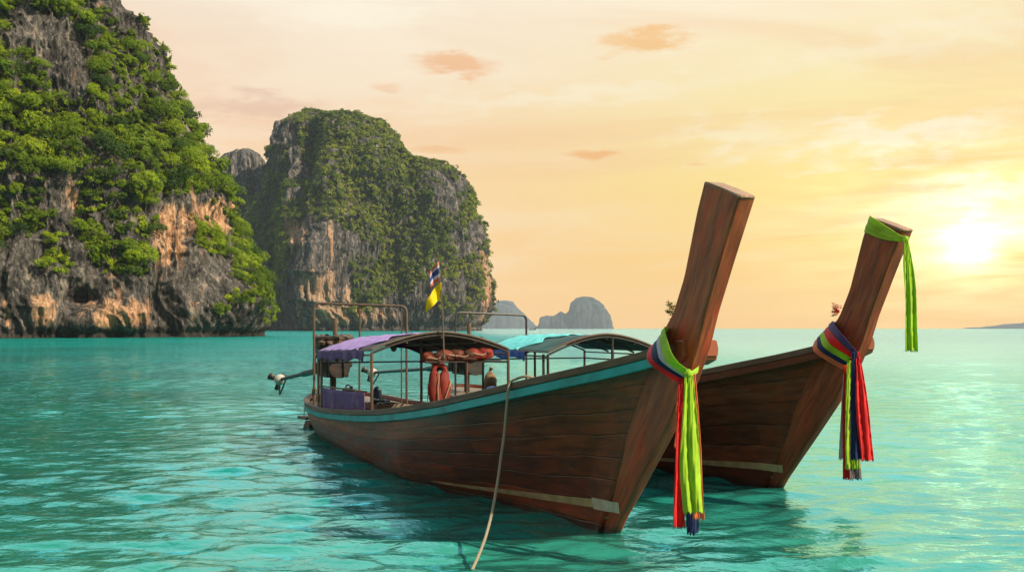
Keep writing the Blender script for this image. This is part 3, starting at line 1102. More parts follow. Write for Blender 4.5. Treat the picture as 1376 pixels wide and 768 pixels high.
# 300 separate trees on the part of the cliff the photo shows
seen = okv & inview & (facing > 0.02) & (px < 350) & (py > -30)
keep = scatter(C_, N_, A_, seen * (0.35 + 0.65 * np.clip(facing, 0, 1)), 292, np.random.default_rng(4), 3.1, True, bv)
tr = np.random.default_rng(9)
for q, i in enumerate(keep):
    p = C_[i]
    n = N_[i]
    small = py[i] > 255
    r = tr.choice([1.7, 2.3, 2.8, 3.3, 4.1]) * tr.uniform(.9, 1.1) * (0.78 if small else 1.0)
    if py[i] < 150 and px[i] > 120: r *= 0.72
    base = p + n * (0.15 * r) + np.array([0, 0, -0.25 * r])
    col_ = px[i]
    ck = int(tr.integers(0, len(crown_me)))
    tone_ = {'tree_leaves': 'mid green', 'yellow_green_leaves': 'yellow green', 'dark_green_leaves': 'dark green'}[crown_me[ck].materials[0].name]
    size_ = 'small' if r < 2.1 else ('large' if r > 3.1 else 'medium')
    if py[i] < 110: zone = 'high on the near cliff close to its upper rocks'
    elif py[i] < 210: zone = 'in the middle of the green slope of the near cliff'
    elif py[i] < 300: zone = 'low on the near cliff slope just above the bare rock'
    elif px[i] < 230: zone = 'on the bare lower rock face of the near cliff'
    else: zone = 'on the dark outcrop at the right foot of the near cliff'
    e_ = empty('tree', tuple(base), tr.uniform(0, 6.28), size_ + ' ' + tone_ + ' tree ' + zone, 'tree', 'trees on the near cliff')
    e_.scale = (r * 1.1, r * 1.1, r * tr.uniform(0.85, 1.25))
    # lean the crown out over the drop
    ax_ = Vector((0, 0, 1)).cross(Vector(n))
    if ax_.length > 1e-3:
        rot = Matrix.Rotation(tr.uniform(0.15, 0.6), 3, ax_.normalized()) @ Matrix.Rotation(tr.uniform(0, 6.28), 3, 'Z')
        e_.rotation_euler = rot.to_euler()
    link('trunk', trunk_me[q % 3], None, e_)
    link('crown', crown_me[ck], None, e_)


def merged_veg(name, idx, variants_, rmin, rmax, C_, N_, mat, rr, sub=1.0, nleaf=None, push=0.1, shape=(1, 1, .8)):
    Vs, As = [], []
    tone = fbm(C_[idx] / (6.0 * rmax), 3, 71) * 0.55
    for q, i in enumerate(idx):
        V_, var = variants_[int(rr.integers(0, len(variants_)))]
        if nleaf and len(V_) // 4 > nleaf:
            st_ = int(rr.integers(0, len(V_) // 4 - nleaf))
            V_, var = V_[st_ * 4:(st_ + nleaf) * 4], var[st_ * 4:(st_ + nleaf) * 4]
        r = rr.uniform(rmin, rmax)
        a = rr.uniform(0, 6.28)
        c, s_ = math.cos(a), math.sin(a)
        Rm = np.array([[c, -s_, 0], [s_, c, 0], [0, 0, 1]])
        W_ = (V_ * np.array(shape) * r) @ Rm.T
        up = np.array([0, 0, 1.0]) * 0.65 + N_[i] * 0.6
        up /= np.linalg.norm(up)
        ax_ = np.cross([0, 0, 1.0], up)
        la = np.linalg.norm(ax_)
        if la > 1e-3:
            Mr = np.array(Matrix.Rotation(math.asin(min(1, la)), 3, Vector(ax_ / la)))
            W_ = W_ @ Mr.T
        Vs.append(W_ + C_[i] + N_[i] * push * r - up * 0.3 * r)
        As.append(np.clip(var + rr.normal(0, 0.14) + tone[q], 0, 1))
    V_ = np.concatenate(Vs)
    me = np_mesh(name, V_, quads(len(V_) // 4), False, None, {'var': np.concatenate(As)})
    o = link(name, me, mat)
    tag(o, kind='stuff')
    return o


def small_crown(leaves, size, seed):
    r_ = np.random.default_rng(seed)
    return crown_mesh('s', 1.0, 0.8, 5, leaves, size, r_)


sv = [small_crown(420, 0.145, 60 + k) for k in range(6)]
k2 = scatter(C_, N_, A_, okv * np.where(inview, 1.0, 0.12), 2300, np.random.default_rng(14), 1.5)
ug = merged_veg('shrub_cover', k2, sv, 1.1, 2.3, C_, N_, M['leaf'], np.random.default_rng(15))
tag(ug, 'low green scrub and vines covering the ledges of the near cliff', 'scrub')

# vines and creepers hanging down the bare face below the trees
hangm = okv & inview & (C_[:, 2] > 8)
edge_ = np.zeros(len(C_), bool)
edge_ = hangm & ~(vegetated(px, py + 22, C_, 1)) & (py < 420)
k5 = scatter(C_, N_, A_, np.where(edge_, 1.0, 0.0) + 1e-9, 170, np.random.default_rng(44), 1.2)
vn = merged_veg('creepers', k5, sv, 1.0, 1.9, C_, N_, M['leaf_b'], np.random.default_rng(45), push=0.1, shape=(.55, .55, 2.0))
tag(vn, 'yellow green creepers hanging down the bare face of the near cliff', 'creepers')

# forest on the far cliff
C2, N2, A2 = face_data(fV[:-1], fF)
qx, qy = proj(C2)
fview = np.array([0, 0, H]) - C2
fview /= np.linalg.norm(fview, axis=1)[:, None]
f2 = (N2 * fview).sum(1)
iv2 = (f2 > -0.05)
bare2 = np.zeros(len(C2), bool)
for pl in [[(366, 160), (402, 165), (404, 225), (372, 236), (356, 232)], [(384, 292), (420, 285), (462, 300), (478, 400), (492, 445), (350, 445), (372, 400), (392, 350)], [(606, 308), (640, 300), (662, 360), (664, 445), (520, 445), (548, 400), (606, 420), (618, 360)], [(566, 226), (600, 232), (628, 262), (612, 290), (582, 262)],
           [(480, 418), (560, 400), (560, 445), (480, 445)]]:
    bare2 |= inpoly(qx, qy, pl)
for pl in [[(622, 345), (640, 350), (650, 415), (632, 400)], [(470, 395), (500, 395), (500, 420), (474, 420)]]:
    bare2 &= ~inpoly(qx, qy, pl)
nm2 = fbm(C2 / np.array([30, 30, 22]), 3, 33)
ok2 = np.where(iv2, ~bare2 & (nm2 > -0.28), nm2 > -0.1) & (C2[:, 2] > 8)
k3 = scatter(C2, N2, A2, ok2 * np.where(iv2, 1.0, 0.10), 4200, np.random.default_rng(17), 3.6)
sv2 = [small_crown(170, 0.2, 80 + k) for k in range(6)]
fo = merged_veg('forest', k3, sv2, 2.6, 6.4, C2, N2, M['leaf_far'], np.random.default_rng(18), push=0.0, shape=(1, 1, .9))
tag(fo, 'dense forest covering the tall island cliff behind the boats', 'forest')


# ------------------------------------------------------------------ distant islands and a headland
def far_hill(name, prof, D, depth, seed, sc):
    """ridge line (px, py) extruded over a real depth with rounded flanks"""
    pxs = np.array([p[0] for p in prof], float)
    hs = np.array([(441.7 - p[1]) * D / F for p in prof])
    n = 150
    m_ = 46
    xs_ = np.linspace(pxs[0], pxs[-1], n)
    hh_ = np.interp(xs_, pxs, hs)
    rows_ = []
    for j in range(m_):
        a = -1 + 2 * j / (m_ - 1)
        prf = max(0.0, 1 - abs(a) ** 2.6)
        X_ = (xs_ - 688) * D / F
        wid = depth * np.clip(hh_ / hs.max(), .12, 1) ** .5
        Y_ = D + a * wid
        Z_ = hh_ * (prf ** .55) - 3
        rows_.append(np.stack([X_, Y_, Z_], 1))
    V_ = np.stack(rows_, 1).reshape(-1, 3)
    nn = fbm(V_ / (22 * sc), 4, seed, True)
    V_[:, 1] += nn * 9 * sc
    V_[:, 0] += fbm(V_ / (16 * sc), 3, seed + 3) * 4 * sc
    V_[:, 2] += np.where(V_[:, 2] > 2, fbm(V_ / (9 * sc), 3, seed + 8) * 2.4 * sc, 0)
    me = np_mesh(name, V_, grid_faces(n, m_), True, None, {'warm': np.clip(fbm(V_ / (14 * sc), 2, seed + 4) * 1.3, 0, 1)})
    o = link(name, me, M['rock_isle'])
    tag(o, kind='structure')
    return o


m, t, o = new_mat('wooded_limestone')
tc = t.new('ShaderNodeTexCoord').outputs['Object']
nn = t.noise(t.scale(tc, 1, 1, .6), 0.035, 6, 0.65, 0.3)
c = t.mix(t.mr(nn, 0.42, 0.6), (0.018, 0.026, 0.032), (0.055, 0.062, 0.066))
principled(t, o, c, 0.9, t.bump(nn, 1.0, 12.0), 0.1)
M['rock_isle'] = m
far_hill('hill', [(640, 441), (646, 424), (656, 410), (664, 408), (671, 404), (681, 403), (688, 405), (694, 412), (703, 420), (712, 430), (719, 437), (726, 441)], 7400.0, 260, 5, 3.6)
far_hill('island', [(716, 441), (724, 436), (727, 425), (734, 424), (745, 424), (754, 418), (760, 421), (765, 416), (768, 406), (775, 400), (783, 398), (796, 399), (806, 405), (814, 415), (820, 425), (822, 435), (823, 441)], 5800.0, 200, 15, 2.8)
far_hill('headland', [(1290, 441), (1320, 439.8), (1340, 438), (1360, 435.5), (1376, 434), (1420, 432), (1520, 428), (1640, 434), (1700, 441)], 7000.0, 300, 25, 4)


# ------------------------------------------------------------------ longtail boats
FWD = (0.3903, -0.9207)
YAW = math.atan2(FWD[1], FWD[0])
BOW1 = (0.957, 9.28)
BOW2 = (3.15, 11.80)
HB_T = [-11.4, -11.35, -11.2, -10.9, -10.4, -9.6, -8.5, -7, -5, -3, -1.5, -.5, 0, .5, .9, 1.2, 1.5]
HB_B = [0.0, .20, .40, .62, .80, .95, 1.04, 1.12, 1.17, 1.12, .98, .78, .61, .40, .21, .165, .15]
ZG_T = [-11.4, -10.5, -9.5, -8, -7, -6, -5, -4, -3, -2, -1.5, -1, -.5, 0, .5, .9, 1.1, 1.5]
ZG_Z = [.66, .61, .575, .605, .66, .722, .792, .875, .985, 1.12, 1.203, 1.293, 1.388, 1.492, 1.60, 1.70, 1.745, 1.82]
BW_T = [-11.15, -11.1, -10.95, -10.5, -9.2, -7.5, -6, -3.8, -1.8, -.86, -.15]
BW_B = [0.0, .15, .32, .55, .80, .90, .92, .87, .36, .19, .085]


def hb(tt): return float(np.interp(tt, HB_T, HB_B))
def zg(tt): return float(np.interp(tt, ZG_T, ZG_Z))
def bw(tt): return float(np.interp(tt, BW_T, BW_B))


ST_Z = [-.45, .017, .16, .376, .70, 1.10, 1.504, 1.764, 2.022, 2.45, 2.882]
ST_F = [-.32, .065, .175, .370, .665, 1.02, 1.321, 1.47, 1.575, 1.80, 2.036]
SB_Z = [-.45, .031, .44, .98, 1.578, 1.894, 2.052, 2.315, 2.824, 3.041]
SB_T = [-.62, -.20, .026, .409, .84, 1.038, 1.165, 1.311, 1.492, 1.591]
SW_Z = [-.45, 0, .5, 1.0, 1.7, 2.0, 3.1]
SW_F = [.030, .040, .050, .060, .070, .072, .078]
SW_B = [.050, .075, .100, .125, .125, .085, .078]


def hull_pt(u, v):
    """u 0 stern .. 1 bow, v 0 keel .. 1 rail ; returns (t, half beam, z)"""
    e = 1 - (1 - min(1, u / .12)) ** 2 if u < .12 else 1
    lin = u
    uu = (lin if u >= .12 else .12 * (1 - (1 - u / .12) ** 1.0))
    tg = -11.38 + (0.95 + 11.38) * uu
    tw = -11.13 + (-.12 + 11.13) * uu
    tk = -10.4 + (-.60 + 10.4) * uu
    gb = max(hb(tg) - .035, .0)
    if tg > .45: gb = min(gb, .345 + (.118 - .345) * (tg - .45) / (.95 - .45))
    G = (tg, gb, zg(tg) - .01)
    W = (tw, bw(tw), 0.0)
    K = (tk, 0.02, -.45)
    if v >= .28:
        q = (v - .28) / .72
        full = .085 * math.sin(math.pi * q) * ss(np.array(1 - u), .05, .35) * (1 if u > .05 else u / .05)
        b = W[1] + (G[1] - W[1]) * q + float(full)
        # bow sections: straight, hollow a touch near the stem
        return (W[0] + (G[0] - W[0]) * q, max(b, 0.0), G[2] * q)
    q = v / .28
    s_ = math.sin(q * math.pi / 2)
    return (K[0] + (W[0] - K[0]) * q, K[1] + (W[1] - K[1]) * s_, K[2] + (W[2] - K[2]) * (1 - math.cos(q * math.pi / 2)))


def hull_at(tt, z):
    """half beam of the outer skin at station tt and height z"""
    lo, hi = 0.0, 1.0
    for _ in range(26):
        u = (lo + hi) / 2
        zz = zg(-11.38 + 12.33 * u) - .01
        v = .28 + .72 * min(1, max(0, z / zz)) if z >= 0 else .28 * (1 + z / .45)
        p_ = hull_pt(u, v)
        if p_[0] < tt: lo = u
        else: hi = u
    return p_[1]


NU = 170


def us_():
    a = np.linspace(0, 1, NU)
    return np.where(a < .12, .12 * (a / .12) ** 1.6, a)


def build_hull(name, mat, parent, shade=1):
    b = MB()
    us = us_()
    vs = np.linspace(0, 1, 30)
    for sgn in (-1, 1):
        rows, uvs = [], []
        for u in us:
            r = []
            for v in vs:
                tt, n, z = hull_pt(u, v)
                r.append((tt, sgn * n, z))
                uvs.append((tt, v + .02 * math.sin(tt)))
            rows.append(r)
        if sgn < 0:
            b.grid(rows, uvs=uvs)
        else:
            n0 = len(b.v)
            b.grid(rows, uvs=uvs)
            # flip this side
            cnt = (len(rows) - 1) * (len(vs) - 1)
            b.f[-cnt:] = [f[::-1] for f in b.f[-cnt:]]
    o = b.build(name, mat, parent)
    o.modifiers.new('thick', 'SOLIDIFY').thickness = 0.035
    o.modifiers['thick'].offset = -1
    return o


def rail_path(off=0.0, dz=0.0, t0=-11.39, t1=1.22, step=.12, sgn=-1):
    pts = []
    tt = t0
    while tt < t1:
        pts.append((tt, sgn * max(hb(tt) + off, 0.0), zg(tt) + dz))
        tt += step if tt > -10.8 else .03
    pts.append((t1, sgn * (hb(t1) + off), zg(t1) + dz))
    return pts


def strip_solid(b, pts, inner, outer, zlo, zhi, sgn):
    """rail-like moulding along pts: offsets measured sideways in plan"""
    P = [Vector(p) for p in pts]
    rows, uvs = [], []
    for i, p in enumerate(P):
        d = P[min(i + 1, len(P) - 1)] - P[max(i - 1, 0)]
        d.z = 0
        d.normalize()
        nrm = Vector((d.y, -d.x, 0)) * (1 if sgn < 0 else -1)
        if sgn < 0 and nrm.y > 0.5: nrm = -nrm
        if sgn > 0 and nrm.y < -0.5: nrm = -nrm
        a = p + nrm * inner
        c = p + nrm * outer
        rows.append([(a.x, a.y, p.z + zlo), (c.x, c.y, p.z + zlo), (c.x, c.y, p.z + zhi), (a.x, a.y, p.z + zhi)])
        uvs += [(p.x, 0), (p.x, .06), (p.x, .12), (p.x, .18)]
    n0 = len(b.v)
    b.grid(rows, True, uvs=uvs)
    b.f += [(n0, n0 + 1, n0 + 2, n0 + 3), tuple(len(b.v) - 4 + k for k in (3, 2, 1, 0))]


def round_tube(pts, rad, n=8):
    """polyline with softened corners"""
    P = [Vector(p) for p in pts]
    out_ = [P[0]]
    for i in range(1, len(P) - 1):
        a, c = (P[i - 1] - P[i]), (P[i + 1] - P[i])
        la, lc = min(rad, a.length * .45), min(rad, c.length * .45)
        s0, s1 = P[i] + a.normalized() * la, P[i] + c.normalized() * lc
        for k in range(6):
            q = k / 5
            out_.append(s0 * (1 - q) ** 2 + P[i] * 2 * q * (1 - q) + s1 * q * q)
    out_.append(P[-1])
    return out_


def stem(name, mat, capmat, parent, topz=None):
    b = MB()
    zs = list(np.linspace(-.45, 2.98, 60))
    rows, uvs = [], []
    for k, z in enumerate(zs):
        zf = z if z < 2.6 else 2.6 + (z - 2.6) * (2.882 - 2.6) / .38
        zb = z if z < 2.6 else 2.6 + (z - 2.6) * (3.041 - 2.6) / .38
        tf, tb = float(np.interp(zf, ST_Z, ST_F)), float(np.interp(zb, SB_Z, SB_T))
        wf, wb = float(np.interp(zf, SW_Z, SW_F)), float(np.interp(zb, SW_Z, SW_B))
        wob_ = .004 * math.sin(z * 7) + .003 * math.sin(z * 17 + 1)
        ring = [(tb, -wb, zb), ((tb + tf) / 2 + .0, -(wb + wf) / 2 - .004 + wob_, (zf + zb) / 2), (tf - .012, -wf, zf), (tf + .004, -wf + .014, zf), (tf + .008 + wob_, 0, zf + .001), (tf + .004, wf - .014, zf), (tf - .012, wf, zf), ((tb + tf) / 2, (wb + wf) / 2 + .004, (zf + zb) / 2), (tb, wb, zb), (tb - .006, 0, zb)]
        rows.append(ring)
        uvs += [(z, q * .035 * (1.9 if q in (1, 7) else 1)) for q in (0, 3, 6, 6.4, 8, 9.6, 10, 13, 16, 18)]
    b.grid(rows, True, uvs=uvs)
    o = b.build(name, mat, parent, auto=25)
    top = rows[-1]
    cb = MB()
    low = [Vector(p) + Vector((0, 0, -.012)) for p in top]
    cen = sum((Vector(p) for p in top), Vector()) / len(top)
    ins = [cen + (Vector(p) - cen) * .93 + Vector((0, 0, .010)) for p in top]
    rim = [cen + (Vector(p) - cen) * 1.004 + Vector((0, 0, .001)) for p in top]
    cb.grid([low, rim, ins], True)
    nn_ = len(cb.v)
    cb.v.append(tuple(cen + Vector((0, 0, .010))))
    cb.uv.append((0, 0))
    L_ = len(top)
    cb.f += [(nn_ - L_ + k, nn_ - L_ + (k + 1) % L_, nn_) for k in range(L_)]
    cb.build('cut_top', capmat, o, auto=20)
    return o


def longtail(bow, label, group, P):
    root = empty('longtail_boat', (bow[0], bow[1], 0), YAW, label, 'boat', group)
    hull = build_hull('hull', P['hull'], root)
    stem('stem_post', P['stem'], M['cut'], root)
    # painted band just above the water line, running onto the stem
    def band(t_lo, t_hi, z_lo, z_hi, w_lo, w_hi, mat, name, n=60):
        for sgn in (-1, 1):
            b = MB()
            rows = []
            for i in range(n + 1):
                q = i / n
                tt = t_lo + (t_hi - t_lo) * q
                zc = z_lo + (z_hi - z_lo) * q ** 1.15
                w = w_lo + (w_hi - w_lo) * q
                r = []
                for k in (-1, 1):
                    z = zc + k * w / 2
                    zb = float(np.interp(z, SB_Z, SB_T))
                    if tt > zb - .03:
                        tf = float(np.interp(z, ST_Z, ST_F))
                        wf, wb = float(np.interp(z, SW_Z, SW_F)), float(np.interp(z, SW_Z, SW_B))
                        s_ = min(1, max(0, (tt - zb) / (tf - zb)))
                        r.append((tt, sgn * (max(wb + (wf - wb) * s_, hull_at(tt, z) if s_ < .5 else 0) + .0045), z))
                    else:
                        r.append((tt, sgn * (hull_at(tt, z) + .0045), z))
                rows.append(r)
            b.grid(rows)
            o_ = b.build(name, mat, hull, smooth=False, solid=.003)
    band(-3.1, -.18, .085, .255, .016, .082, M['band'], 'painted_band')
    if P['zinc']:
        band(-.18, .19, .255, .262, .11, .10, M['zinc'], 'metal_band', 14)
    else:
        band(-.18, .17, .255, .262, .085, .09, M['band'], 'painted_band', 14)
    # rails: cap timber and the rubbing strake below it
    for sgn in (-1, 1):
        b = MB()
        strip_solid(b, rail_path(0, 0, t1=1.22, sgn=sgn), -.055, .035, -.062, 0.008, sgn)
        b.build('rail', M['rail'], hull, bevel=.008)
        b = MB()
        strip_solid(b, rail_path(0, -.058, t1=1.10, sgn=sgn), -.015, .026, -.088, -.006, sgn)
        b.build('rubbing_strake', P['stripe'], hull, bevel=.006)
    # breast hook: the blunt timber the rails die into, its far end standing proud of the stem
    b = MB()
    z0 = 1.70
    rows = []
    for (tt, w, zl, zh) in ((.98, .17, 1.60, 1.72), (1.10, .165, 1.585, 1.765), (1.22, .215, 1.60, 1.80), (1.32, .225, 1.64, 1.81), (1.35, .20, 1.69, 1.79)):
        rows.append([(tt, -w * .55, zl), (tt, w, zl), (tt, w * 1.02, (zl + zh) / 2), (tt, w * .95, zh), (tt, -w * .5, zh), (tt, -w * .56, (zl + zh) / 2)])
    b.grid(rows, True)
    n_ = len(b.v)
    b.f += [(n_ - 1, n_ - 2, n_ - 3, n_ - 4, n_ - 5, n_ - 6)[::-1], (0, 1, 2, 3, 4, 5)[::-1]]
    b.build('breast_hook', P['stem'], hull, bevel=.012)
    # inside: floor boards, ribs, thwarts, side cleats
    b = MB()
    rows, uvs = [], []
    for i in range(60):
        tt = -11.0 + i * (11.0 / 59)
        w = max(.03, bw(min(tt, -.2)) * .92)
        rows.append([(tt, -w, .14), (tt, -w * .5, .14), (tt, 0, .14), (tt, w * .5, .14), (tt, w, .14)])
        uvs += [(tt, k * .11) for k in range(5)]
    b.grid(rows, uvs=uvs)
    b.build('floor_boards', M['deck'], root, solid=.02)
    for tt in np.arange(-10.2, -.3, .52):
        b = MB()
        for sgn in (-1, 1):
            top = (tt, sgn * (hb(tt) - .10), zg(tt) - .05)
            pts = [top]
            for f_ in (.75, .5, .28):
                z_ = max(.16, zg(tt) * f_)
                pts.append((tt, sgn * max(.03, hull_at(tt, z_) - .085), z_))
            pp = [Vector(p) for p in pts]
            for q in range(len(pp) - 1):
                b.bar(pp[q], pp[q + 1], .05, .045)
        b.build('rib', M['rail'] if P['dark'] else M['deck'], hull)
    for tt in P['thwarts']:
        b = MB()
        w = hb(tt) - .08
        zt = zg(tt) - .17
        rows, uvs = [], []
        b.box((tt, 0, zt), (.26, 2 * w, .035))
        b.build('thwart', M['deck'], root, bevel=.006)
    # stern deck and the small step under the stern
    b = MB()
    rows, uvs = [], []
    for i in range(22):
        tt = -11.32 + i * (2.1 / 21)
        w = max(.02, hb(tt) - .06)
        rows.append([(tt, -w, zg(tt) - .075), (tt, -w / 2, zg(tt) - .07), (tt, 0, zg(tt) - .065), (tt, w / 2, zg(tt) - .07), (tt, w, zg(tt) - .075)])
        uvs += [(tt, k * .14) for k in range(5)]
    b.grid(rows, uvs=uvs)
    b.build('stern_deck', M['deck'], root, solid=.025)
    b = MB()
    b.box((-11.25, -.50, .17), (.42, .46, .05), rz=.2)
    b.box((-11.05, -.5, .05), (.30, .36, .14), rz=.2, taper=.8)
    for yy in (-.65, -.34):
        b.tube([(-11.34, yy, .19), (-11.36, yy * .95, .56)], .009, 6)
    b.build('boarding_step', M['rail'], root, bevel=.008)
    return root


b1 = longtail(BOW1, 'nearest wooden longtail boat with teal stripe under its rail and purple canopy', 'longtail boats moored side by side',
              dict(hull=M['hull'], stem=M['stem'], stripe=M['teal'], zinc=True, dark=False, thwarts=(-8.8, -7.2, -6.0, -4.7, -3.2)))
b2 = longtail(BOW2, 'second wooden longtail boat behind with plain brown rail and aqua canopy', 'longtail boats moored side by side',
              dict(hull=M['hull2'], stem=M['stem2'], stripe=M['hull2'], zinc=False, dark=True, thwarts=(-8.6, -7.0, -5.6, -3.6, -1.8)))


def canopy(parent, t0, t1, zf_edge, zf_top, zr_edge, zr_top, wid, topmat, undermat, posts, polemat, valance, trim, cut=.35):
    """barrel canopy from t0 (front) back to t1, arched across the boat"""
    def pt(q, s_, dz=0.0):
        tt = t0 + (t1 - t0) * q
        ze, zt = zf_edge + (zr_edge - zf_edge) * q, zf_top + (zr_top - zf_top) * q
        z = ze + (zt - ze) * (1 - abs(s_) ** 1.75) - .012 * math.sin(q * math.pi * 4) ** 2 * (1 - s_ * s_)
        return (tt, s_ * wid, z + dz)
    ca = None
    for nm, mt, dz in (('canopy', undermat, .006), ('tarpaulin', topmat, .024)):
        b = MB()
        if nm == 'canopy':
            b.grid([[pt(i / 24, -1 + j / 12, dz) for j in range(25)] for i in range(25)])
        else:
            b.grid([[Vector(pt(min(1.01, cut + .05 * math.sin(j * .7) * (1 - i / 30) + (1.01 - cut) * i / 30), -1.01 + j * 2.02 / 40, dz)) + Vector((0, 0, .007 * math.sin(j * 1.3 + i * .5) + .006 * math.sin(i * 1.1 - j * .4))) for j in range(41)] for i in range(31)])
        o = b.build(nm, mt, ca or parent, solid=.008)
        if ca is None: ca = o
    # frame bows and battens
    b = MB()
    for q in (0.0, .33, .66, 1.0):
        b.tube([pt(q, -1 + j / 12, -.03) for j in range(25)], .017, 6)
    b.build('canopy_bow', M['pipe_dark'], ca)
    b = MB()
    for s_ in (-1, -.5, 0, .5, 1):
        b.tube([pt(i / 10, s_, -.055) for i in range(11)], .012, 6)
    b.build('batten', polemat, ca)
    b = MB()
    for q in (0.0, 1.0):
        b.tube([pt(q, -1 + j / 12, .016) for j in range(25)], .016, 6)
    for s_ in (-1, 1):
        b.tube([pt(i / 20, s_, .012) for i in range(21)], .012, 6)
    b.build('piping', trim, ca)
    b = MB()
    for zz in (-.17,):
        b.tube([(t0, wid, zf_edge + zz), (t1, wid, zr_edge + zz)], .014, 6)
        b.tube([(t1, -wid, zr_edge + zz), (t1, wid, zr_edge + zz)], .014, 6)
    b.build('cross_rail', M['pipe_dark'], ca)
    for q, s_ in posts:
        p = pt(q, s_, -.02)
        b = MB()
        y_ = max(-hb(p[0]) + .03, min(hb(p[0]) - .03, p[1]))
        b.tube([(p[0], y_, zg(p[0]) - .25), (p[0] + .01, y_, zg(p[0])), p], .022, 7)
        b.build('post', polemat, parent)
    for (qa, qb, s_, drop, mt, sc_) in valance:
        b = MB()
        rows = []
        n_ = 46
        for i in range(n_ + 1):
            q = qa + (qb - qa) * i / n_
            p = Vector(pt(q, s_, .01))
            r = []
            sca = abs(math.sin(i / n_ * math.pi * sc_))
            for k in range(7):
                a = k / 6
                fold = .018 * math.sin(i * .9 + a) * a
                r.append((p.x, p.y + (1 if s_ > 0 else -1) * (.02 + fold), p.z - a * drop * (1 - .35 * sca)))
            rows.append(r)
        b.grid(rows)
        b.build('valance', mt, ca, solid=.006)
    return ca


canopy(b1, -4.95, -8.35, 1.595, 1.835, 1.500, 1.745, 1.00, M['purple'], M['lining'],
       [(0, -1), (0, 1), (.5, 1), (1, -1), (1, 1), (.93, -1), (.55, .3)], M['pipe'], [(.10, 1.0, -1, .17, M['purple_deep'], 3)], M['trim'], .22)
canopy(b2, -4.25, -7.0, 1.52, 1.795, 1.52, 1.76, 1.02, M['aqua'], M['green_lining'],
       [(0, -1), (.06, -1), (0, .1), (0, 1), (1, -1), (1, 1), (.6, 1), (1, 0)], M['pipe_dark'], [(.30, .98, -1, .16, M['blue'], 2)], M['rail'], .42)


def flap_rear(parent, t, wid, ze, zt, drop, mat):
    b = MB()
    rows = []
    for j in range(41):
        s_ = -1 + j / 20
        z = ze + (zt - ze) * (1 - abs(s_) ** 1.75)
        rows.append([(t - .01 - .015 * math.sin(j * .8) * k / 5, s_ * wid, z - drop * k / 5 * (1 - .3 * abs(math.sin(j * .25)))) for k in range(6)])
    b.grid(rows)
    b.build('rear_flap', mat, parent, solid=.006)


flap_rear(b1, -8.36, 1.0, 1.500, 1.745, .16, M['purple_deep'])


# stern hoops
def hoop(parent, t_near, t_far, w, ztop, mat, extra=True):
    b = MB()
    b.tube(round_tube([(t_near, -w, zg(t_near) - .1), (t_near, -w, ztop), (t_far, w, ztop - .05), (t_far, w, zg(t_far) - .1)], .12), .022, 8)
    if extra:
        b.tube([(t_near + .15, 0, ztop - .03), (t_near + .1, 0, zg(t_near) - .05)], .018, 7)
        b.tube([(t_far - .22, w - .03, ztop - .08), (t_far - .22, w - .03, zg(t_far) - .1)], .013, 7)
        b.ball((t_near + .15, 0, ztop - .12), (.04, .05, .08), 8, 6, .3)
    b.build('stern_hoop', mat, parent)


hoop(b1, -9.66, -9.25, .80, 2.354, M['pipe'])
hoop(b2, -9.07, -9.20, .80, 2.22, M['pipe_dark'], False)


